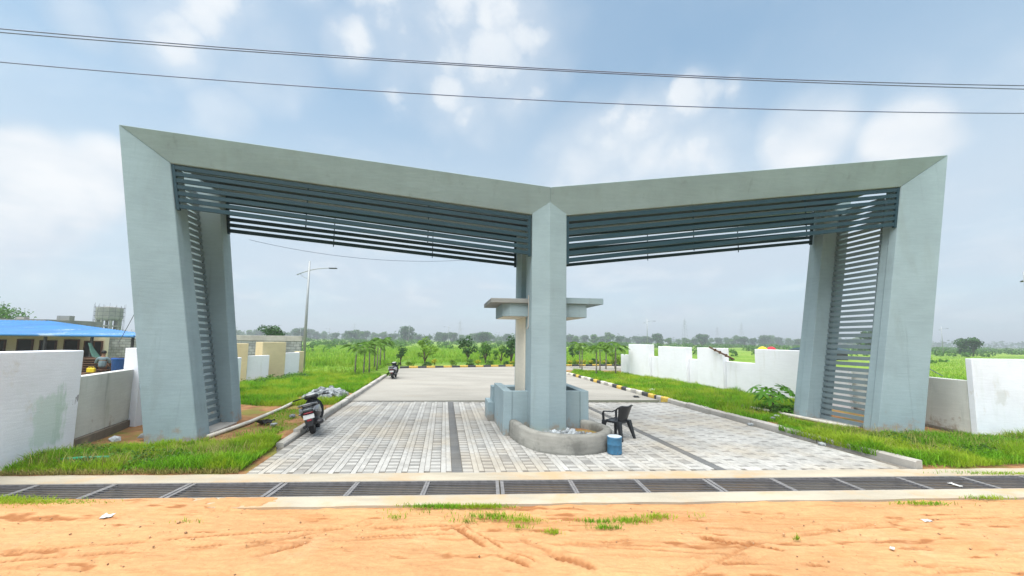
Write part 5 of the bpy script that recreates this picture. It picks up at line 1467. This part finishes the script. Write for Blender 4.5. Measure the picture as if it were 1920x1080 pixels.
# young palms
def frond_mesh():
    V = []; F = []; L_ = 1.35
    def rach(t_): return np.array([L_ * (t_ - .18 * t_ * t_), 0, .75 * t_ - 1.05 * t_ * t_])
    n = 26
    for i in range(n):
        t_ = .12 + .88 * i / (n - 1); p = rach(t_); tan = rach(min(t_ + .02, 1.02)) - p; tan /= np.linalg.norm(tan)
        ll = .42 * math.sin(math.pi * (0.15 + .80 * t_)) + .05
        for sy in (-1, 1):
            tip = p + tan * ll * .55 + np.array([0, sy * ll * .75, -ll * .35]); mid = (p + tip) / 2 + np.array([0, 0, .04])
            w = tan * .022; k = len(V); V += [p - w * .5, p + w * .5, mid + w, tip, mid - w]; F.append((k, k + 1, k + 2, k + 3, k + 4))
    for i in range(8):
        a, b = rach(i / 8), rach((i + 1) / 8); k = len(V); w = np.array([0, .012 * (1.1 - i / 8), 0]); V += [a - w, a + w, b + w, b - w]; F.append((k, k + 1, k + 2, k + 3))
    me = bpy.data.meshes.new('frond'); me.from_pydata([tuple(map(float, v)) for v in V], [], F); me.materials.append(MT['palmleaf']); return me


FR = frond_mesh()
PT = trunk_mesh('trunk', [(0, 0, -.1), (.03, 0, .8), (.02, .02, 1.65), (0, 0, 1.85)], [.055, .045, .04, .025], mat='palmtrunk')


def palm(loc, s_, lab, nf=9, lean=0.0):
    r_ = empty('palm', loc, rt_.uniform(0, 6)); r_.scale = (s_,) * 3; r_.rotation_euler = (lean, 0, rt_.uniform(0, 6)); tag(r_, lab, 'palm', 'young palms')
    link('trunk', PT, r_)
    for k in range(nf):
        o = link('frond', FR, r_, (0, 0, 1.8)); o.rotation_euler = (rt_.uniform(-.15, .15), rt_.uniform(-.55, .28), 2 * math.pi * k / nf + rt_.uniform(-.3, .3)); q = rt_.uniform(.62, .95); o.scale = (q, q, q)


for i, (x, y, s_, ln_) in enumerate(((-9.95, 24.4, .98, .16), (-9.2, 23.9, .95, 0), (-9.63, 26.0, 1.0, 0.05), (-10.75, 30.1, 1.1, 0), (-11.1, 32.4, 1.2, 0), (-12.1, 36.5, 1.15, .05), (-9.9, 28.2, 1.0, 0))):
    palm((x, y, 0.02), s_, ['leaning young palm on the grass, nearest the street lamp', 'young palm closest to the kerb in the clump behind the first scooter', 'young palm in the middle of the clump beside the kerb', 'young palm at the back of the clump beside the kerb', 'taller young palm behind the clump, toward the far scooter', 'young palm farthest out in the field', 'young palm half hidden inside the clump by the kerb'][i], 8, ln_)
for i, (x, y, s_) in enumerate(((5.33, 28.8, .95), (5.75, 25.9, 1.0), (7.25, 26.6, 1.08), (8.3, 33.5, 1.15), (6.3, 35.0, 1.1), (7.0, 30.2, 1.0))):
    palm((x, y, 0.04), s_, ['young palm on the verge nearest the centre column', 'young palm at the front of the verge clump', 'young palm beside the end of the white boundary wall', 'young palm beyond the cross street, nearer the white wall', 'young palm beyond the cross street, nearer the column', 'young palm in the middle of the verge clump'][i], 8)


# papaya plant
def papaya_leaf():
    V = [(0, 0, 0)]; n = 42
    for i in range(n):
        t_ = -math.pi * .92 + 2 * math.pi * .92 * i / (n - 1); lobe = abs(math.cos(t_ * 3.5)) ** 1.1
        r_ = .10 + .27 * lobe * (1 - .25 * abs(t_) / math.pi); V.append((r_ * math.cos(t_), r_ * math.sin(t_), -.35 * r_ * r_ - .02 * lobe))
    F = [(0, i, i + 1) for i in range(1, n)]
    me = bpy.data.meshes.new('leaf'); me.from_pydata(V, [], F); me.materials.append(MT['papaya']); return me


PLM = papaya_leaf()
def papaya(loc, s_, lab, nl=13, h=.78):
    r_ = empty('papaya_plant', loc); r_.scale = (s_,) * 3; tag(r_, lab, 'plant')
    m = MB(); m.tube([(0, 0, -.1), (.015, 0, .4), (0, 0, h)], [.04, .034, .025], 8); m.build('stem', MT['bark'], r_, smooth=True)
    for k in range(nl):
        a = 2 * math.pi * k * .381966 + .3; el = .55 - .95 * (k / nl); l_ = .50 + .35 * (1 - k / nl) * .5 + rt_.uniform(-.05, .05)
        p = Vector((0, 0, h - .012 * k)); q = p + Vector((math.cos(a) * l_, math.sin(a) * l_, l_ * el * .55 + .02))
        m = MB(); m.tube([p, (p + q) / 2 + Vector((0, 0, .06)), q], .008, 5); pt_ = m.build('petiole', MT['papaya'], r_)
        o = link('leaf', PLM, r_, q); o.rotation_euler = (rt_.uniform(-.2, .2), .35 + rt_.uniform(0, .4), a); sc2 = rt_.uniform(.8, 1.1); o.scale = (sc2,) * 3


papaya((9.05, 13.3, 0.05), 0.86, 'papaya plant with drooping lobed leaves beside the far rear pier')
papaya((9.35, 12.9, 0.02), 0.55, 'small low papaya seedling between the tall papaya and the far rear pier', 8, .45)


# grass ------------------------------------------------------------------
def grass(name, label, pts, h, w, mat, seed, bend=0.5, hmod=None, zf=None):
    rg = np.random.default_rng(seed); n = len(pts); x, y = pts[:, 0], pts[:, 1]
    z = zf(x, y) if zf else np.full(n, 0.03)
    hh = h * rg.uniform(.45, 1.25, n) * (hmod(x, y) if hmod is not None else 1.0)
    a = rg.uniform(0, 2 * np.pi, n); dx, dy = np.cos(a), np.sin(a); ww = w * rg.uniform(.6, 1.3, n)
    b = bend * hh * rg.uniform(.2, 1.3, n); a2 = a + np.pi / 2 + rg.normal(0, .5, n); ex, ey = np.cos(a2), np.sin(a2)
    def row(q, wd_, f): return np.stack([x + ex * b * f + dx * ww * wd_, y + ey * b * f + dy * ww * wd_, z + hh * q], -1)
    V = np.stack([row(-.05, -.5, 0), row(-.05, .5, 0), row(.55, .42, .35), row(.55, -.42, .35), row(.98, 0, 1.0)], 1).reshape(-1, 3)
    k = np.arange(n) * 5
    me = npmesh(name, V, np.stack([k, k + 1, k + 2, k + 3], -1), np.stack([k + 3, k + 2, k + 4], -1), mat)
    return tag(link(name, me), label, 'grass', kind='stuff')


def scatter(poly, n, seed, thin=None):
    rg = np.random.default_rng(seed); P = np.array(poly); lo, hi = P.min(0), P.max(0); out = []
    tot = 0
    while tot < n:
        q = rg.uniform(lo, hi, (n, 2)); q = q[inpoly(q[:, 0], q[:, 1], poly)]
        if thin is not None: q = q[rg.random(len(q)) < thin(q[:, 0], q[:, 1])]
        if len(q) == 0: break
        out.append(q); tot += len(q)
    return np.concatenate(out)[:n]


def clump(x, y): return 0.25 + 1.5 * fbm(x * 2.1, y * 2.1, 3, 71) ** 1.3
def edge(x, y): return np.clip((y - (DO[1] + 0.62 + (x - DO[0]) * 0.063)) / 0.22 - 1.5 * fbm(x * 4, y * 4, 3, 131) + 0.75, 0.05, 1)
def patchy(x, y): return np.clip(fbm(x * 1.3, y * 1.3, 3, 81) * 4.5 - 1.55, 0.04, 1)


grass('verge_grass', 'lush bright green grass between the white wall, the leaning pier and the kerb',
      scatter([(-8.62, 6.62), (-4.74, 6.90), (-5.02, 8.2), (-5.30, 9.0), (-6.3, 8.6), (-6.95, 8.35), (-7.75, 8.15), (-8.5, 7.75), (-8.72, 7.3)], 32000, 1, edge), 0.17, 0.013, MT['grass'], 1, 0.7, clump, lambda x, y: 0.05 + 0 * x)
grass('verge_grass', 'lush bright green grass at the foot of the far pier and the grey white wall',
      scatter([(8.02, 7.95), (8.3, 7.55), (10.3, 7.9), (14.5, 9.0), (14.5, 9.95), (11.9, 9.95), (10.9, 9.95), (9.5, 10.35), (8.35, 11.9), (7.6, 11.0), (7.75, 9.6)], 44000, 2, edge), 0.19, 0.014, MT['grass'], 2, 0.7, clump, lambda x, y: 0.05 + 0 * x)
grass('verge_grass', 'green grass filling the verge along the long white boundary wall',
      scatter([(7.35, 11.2), (8.5, 11.9), (8.9, 13.0), (10.4, 13.4), (11.8, 15.2), (11.0, 18.6), (10.1, 21.5), (9.2, 24.6), (8.0, 28.0), (5.0, 30.3), (4.25, 27.2), (6.15, 17.3), (6.9, 13.4)], 60000, 3, lambda x, y: np.clip(patchy(x, y) + (y > 13.6) * .8, 0, 1)), 0.22, 0.02, MT['grass'], 3, 0.7, clump, lambda x, y: 0.05 + 0 * x)
grass('verge_grass', 'green grass between the kerb and the beige pillars',
      scatter([(-6.2, 13.5), (-6.4, 15.0), (-7.0, 18.2), (-8.2, 24.2), (-13.0, 24.2), (-12.7, 21.0), (-13.3, 18.5), (-10.5, 13.8), (-8.2, 13.0), (-7.2, 13.2)], 60000, 4, lambda x, y: np.clip(patchy(x, y) + .35 + (y > 16) * .5, 0, 1) * (((x + 7.35) / 0.95) ** 2 + ((y - 15.3) / 1.4) ** 2 > 1)), 0.24, 0.02, MT['grass'], 4, 0.7, clump, lambda x, y: 0.05 + 0 * x)
grass('verge_grass', 'thin straggling grass on the bare soil beside the first scooter',
      scatter([(-5.6, 9.0), (-5.75, 11.2), (-6.0, 12.6), (-7.3, 12.3), (-6.9, 10.5), (-6.5, 9.0)], 2600, 5, lambda x, y: patchy(x + 9, y)), 0.10, 0.012, MT['drygrass'], 5, 0.7, clump, lambda x, y: 0.06 + 0 * x)


def tall(x, y): return 0.25 + 1.5 * np.clip(fbm(x * .22, y * .5, 4, 91) * 2.6 - .85, 0, 1.4)


def fz(x, y): return np.maximum(terrain_z(x, y), 0.0)


rg = np.random.default_rng(44)
d = np.exp(rg.uniform(math.log(24), math.log(110), 70000)); th = rg.uniform(-0.95, -0.24, 70000); P = np.stack([d * th, d], -1)
P = P[(P[:, 1] > 24.4) & ((P[:, 0] < -9.6 - 0.1 * (P[:, 1] - 24)) | (P[:, 1] > 41))]
grass('field_grass', 'rough green field stretching away beyond the palms', P, 0.42, 0.05, MT['drygrass'], 6, 0.7, tall, fz)
d = np.exp(rg.uniform(math.log(36), math.log(120), 70000)); th = rg.uniform(-0.26, 0.40, 70000); P = np.stack([d * th, d], -1)
P = P[P[:, 1] > np.where(P[:, 0] < .35, 31.2 + 4.15 * (P[:, 0] + 9.05) / 9.4, 35.35 + (P[:, 0] - .35) * .282) + 0.5]
grass('field_grass', 'rough green field behind the far striped kerb', P, 0.40, 0.05, MT['drygrass'], 7, 0.7, tall, fz)
d = np.exp(rg.uniform(math.log(12.5), math.log(90), 22000)); th = rg.uniform(1.02, 1.5, 22000); P = np.stack([d * th, d], -1); P = P[P[:, 0] > 13.3]
grass('field_grass', 'smooth green field beyond the low panel beside the far pier', P, 0.22, 0.04, MT['drygrass'], 8, 0.7, None, fz)
STRAW = leafmat('straw_blade', (0.34, 0.31, 0.10), .4, .3)
for lab, poly, n, sd_ in (('dry straw stalks mixed into the grass beside the white plastered wall', [(-8.5, 6.75), (-4.9, 6.95), (-5.3, 8.6), (-6.8, 8.4), (-8.5, 7.7)], 1500, 31), ('dry straw stalks mixed into the grass below the far pier', [(8.1, 8.0), (14.3, 9.1), (14.3, 9.9), (9.6, 10.2), (8.2, 11.6), (7.7, 10.4)], 2400, 32), ('dry straw stalks along the verge of the long white wall', [(7.2, 12.0), (9.4, 13.2), (11.4, 15.6), (9.6, 22.5), (5.4, 25.5), (6.4, 16.5)], 2600, 33)):
    grass('dry_stalks', lab, scatter(poly, n, sd_, patchy), 0.26, 0.008, STRAW, sd_, 0.6, None, lambda x, y: 0.05 + 0 * x)
# tufts on the dirt
tuft = []
for (x, y, rx, ry, n) in ((-7.4, 5.62, .8, .16, 2600), (-6.5, 5.60, .7, .08, 900), (-0.95, 5.66, .55, .05, 700), (-0.35, 5.68, .4, .04, 500), (-0.2, 5.38, .40, .10, 420), (0.25, 5.28, .30, .06, 200), (-0.55, 5.24, .2, .05, 60), (1.15, 5.28, .28, .05, 160), (1.62, 5.32, .34, .08, 330), (2.05, 5.45, .25, .07, 200), (0.55, 4.98, .12, .04, 110), (1.25, 5.12, .22, .04, 150), (0.15, 5.1, .15, .03, 60),
                          (-1.5, 5.32, .14, .05, 60), (6.3, 6.0, .5, .04, 260), (7.6, 6.25, .4, .05, 200), (3.55, 4.9, .05, .02, 30), (2.6, 5.5, .2, .1, 20), (-1.3, 5.45, .5, .1, 40), (-4.1, 5.12, .3, .03, 22), (9.5, 7.42, 1.2, .08, 500)):
    tuft.append(np.stack([x + rx * rg.normal(0, .5, n), y + ry * rg.normal(0, .5, n)], -1))
grass('dirt_grass', 'small green weed tufts sprouting on the bare dirt in front of the drain', np.concatenate(tuft), 0.055, 0.008, MT['grass'], 9, 0.9, None, lambda x, y: 0.0 + 0 * x)
kb = rg.uniform(8.3, 10.6, 2600); kx = np.array([kr(v) for v in kb]) + rg.uniform(-0.05, 0.35, 2600)
grass('kerb_grass', 'grass spilling over the plain kerb near the far pier', np.stack([kx, kb], -1), 0.24, 0.014, MT['grass'], 12, 1.0, clump, lambda x, y: 0.06 + 0 * x)
# dry fringe where the grass meets the concrete edging
fr_ = scatter([(-8.6, 6.60), (-4.75, 6.86), (-4.9, 6.98), (-8.6, 6.72)], 2600, 11)
grass('verge_fringe', 'straw coloured grass fringe along the concrete edging of the drain', fr_, 0.09, 0.009, STRAW, 10, 1.1, None, lambda x, y: 0.02 + 0 * x)

# leafy weeds creeping through the verges
def weeds(name, label, poly, n, leaves, seed, size=0.028, r_=(0.10, 0.24), h_=(0.06, 0.16)):
    P = scatter(poly, n, seed); rg = np.random.default_rng(seed)
    lob = [(x, y, 0.06 + rg.uniform(.02, .07), rg.uniform(*r_), rg.uniform(*r_), rg.uniform(*h_)) for x, y in P]
    return tag(link(name, leaf_cloud(name, leaves, lob, size, MT['leafmid'], seed, 1.0, 0.6)), label, 'weeds', kind='stuff')


weeds('verge_weeds', 'broad leaved weeds creeping through the grass below the grey white wall', [(9.6, 8.2), (14.3, 9.1), (14.3, 9.9), (11.9, 9.9), (9.6, 10.1), (8.6, 9.4)], 130, 9000, 21)
weeds('verge_weeds', 'broad leaved weeds in the grass at the foot of the white plastered wall', [(-8.6, 6.8), (-6.2, 6.95), (-6.0, 7.6), (-7.7, 8.0), (-8.6, 7.6)], 60, 4200, 22)
weeds('verge_weeds', 'tall dark weeds along the foot of the beige pillars', [(-13.1, 18.6), (-12.2, 18.9), (-11.5, 21.6), (-12.4, 22.6), (-12.6, 20.5)], 50, 4200, 23, 0.05, (0.2, 0.45), (0.15, 0.4))
weeds('verge_weeds', 'weeds under the papaya plant beside the far rear pier', [(8.7, 12.6), (9.9, 12.9), (9.9, 13.8), (8.6, 13.6)], 26, 2200, 24, 0.04, (0.12, 0.28), (0.1, 0.25))
# gravel and clods strewn over the dirt
rg = np.random.default_rng(77); V = []; F = []
base = np.array([(1, 0, 0), (0, 1, 0), (-1, 0, 0), (0, -1, 0), (0, 0, .8), (0, 0, -.6)], float); bf = [(0, 1, 4), (1, 2, 4), (2, 3, 4), (3, 0, 4), (1, 0, 5), (2, 1, 5), (3, 2, 5), (0, 3, 5)]
for i in range(1500):
    s_ = rg.uniform(-8, 9); n_ = -0.72 - rg.uniform(0, 1) ** 0.8 * 2.2; x_, y_, _ = dw(s_, n_); r_ = 0.004 + 0.012 * rg.random() ** 4 + (0.016 if i % 60 == 0 else 0)
    k = len(V); V += list(base * r_ * rg.uniform(.6, 1.3, (6, 3)) + np.array([x_, y_, -0.008 + 0.3 * r_])); F += [tuple(j + k for j in f) for f in bf]
pm = M('dirt_gravel', (0.36, 0.22, 0.13), 0.95, 0.05); pm.vary(pm.geo.outputs['Random Per Island'], 0.45, 1.7)
tag(link('dirt_gravel', npmesh('dirt_gravel', np.array(V), [], np.array(F), pm.done())), 'small clods and gravel strewn over the bare dirt', 'gravel', kind='stuff')

# ------------------------------------------------------------------ haze
m = MB(); m.box(-2600, 2600, -80, 2600, -8.0, 52.0)
hz = m.build('haze', None, None); tag(hz, 'pale blue haze hanging over the plain', 'haze', kind='stuff')
hm = bpy.data.materials.new('haze_air'); hm.use_nodes = True; t_ = hm.node_tree
for n_ in list(t_.nodes):
    if n_.type != 'OUTPUT_MATERIAL': t_.nodes.remove(n_)
pv_ = t_.nodes.new('ShaderNodeVolumePrincipled'); pv_.inputs['Color'].default_value = (0.76, 0.82, 0.88, 1); pv_.inputs['Density'].default_value = 0.0012; pv_.inputs['Anisotropy'].default_value = 0.2
t_.links.new(pv_.outputs[0], t_.nodes['Material Output'].inputs['Volume'])
hz.data.materials.append(hm)
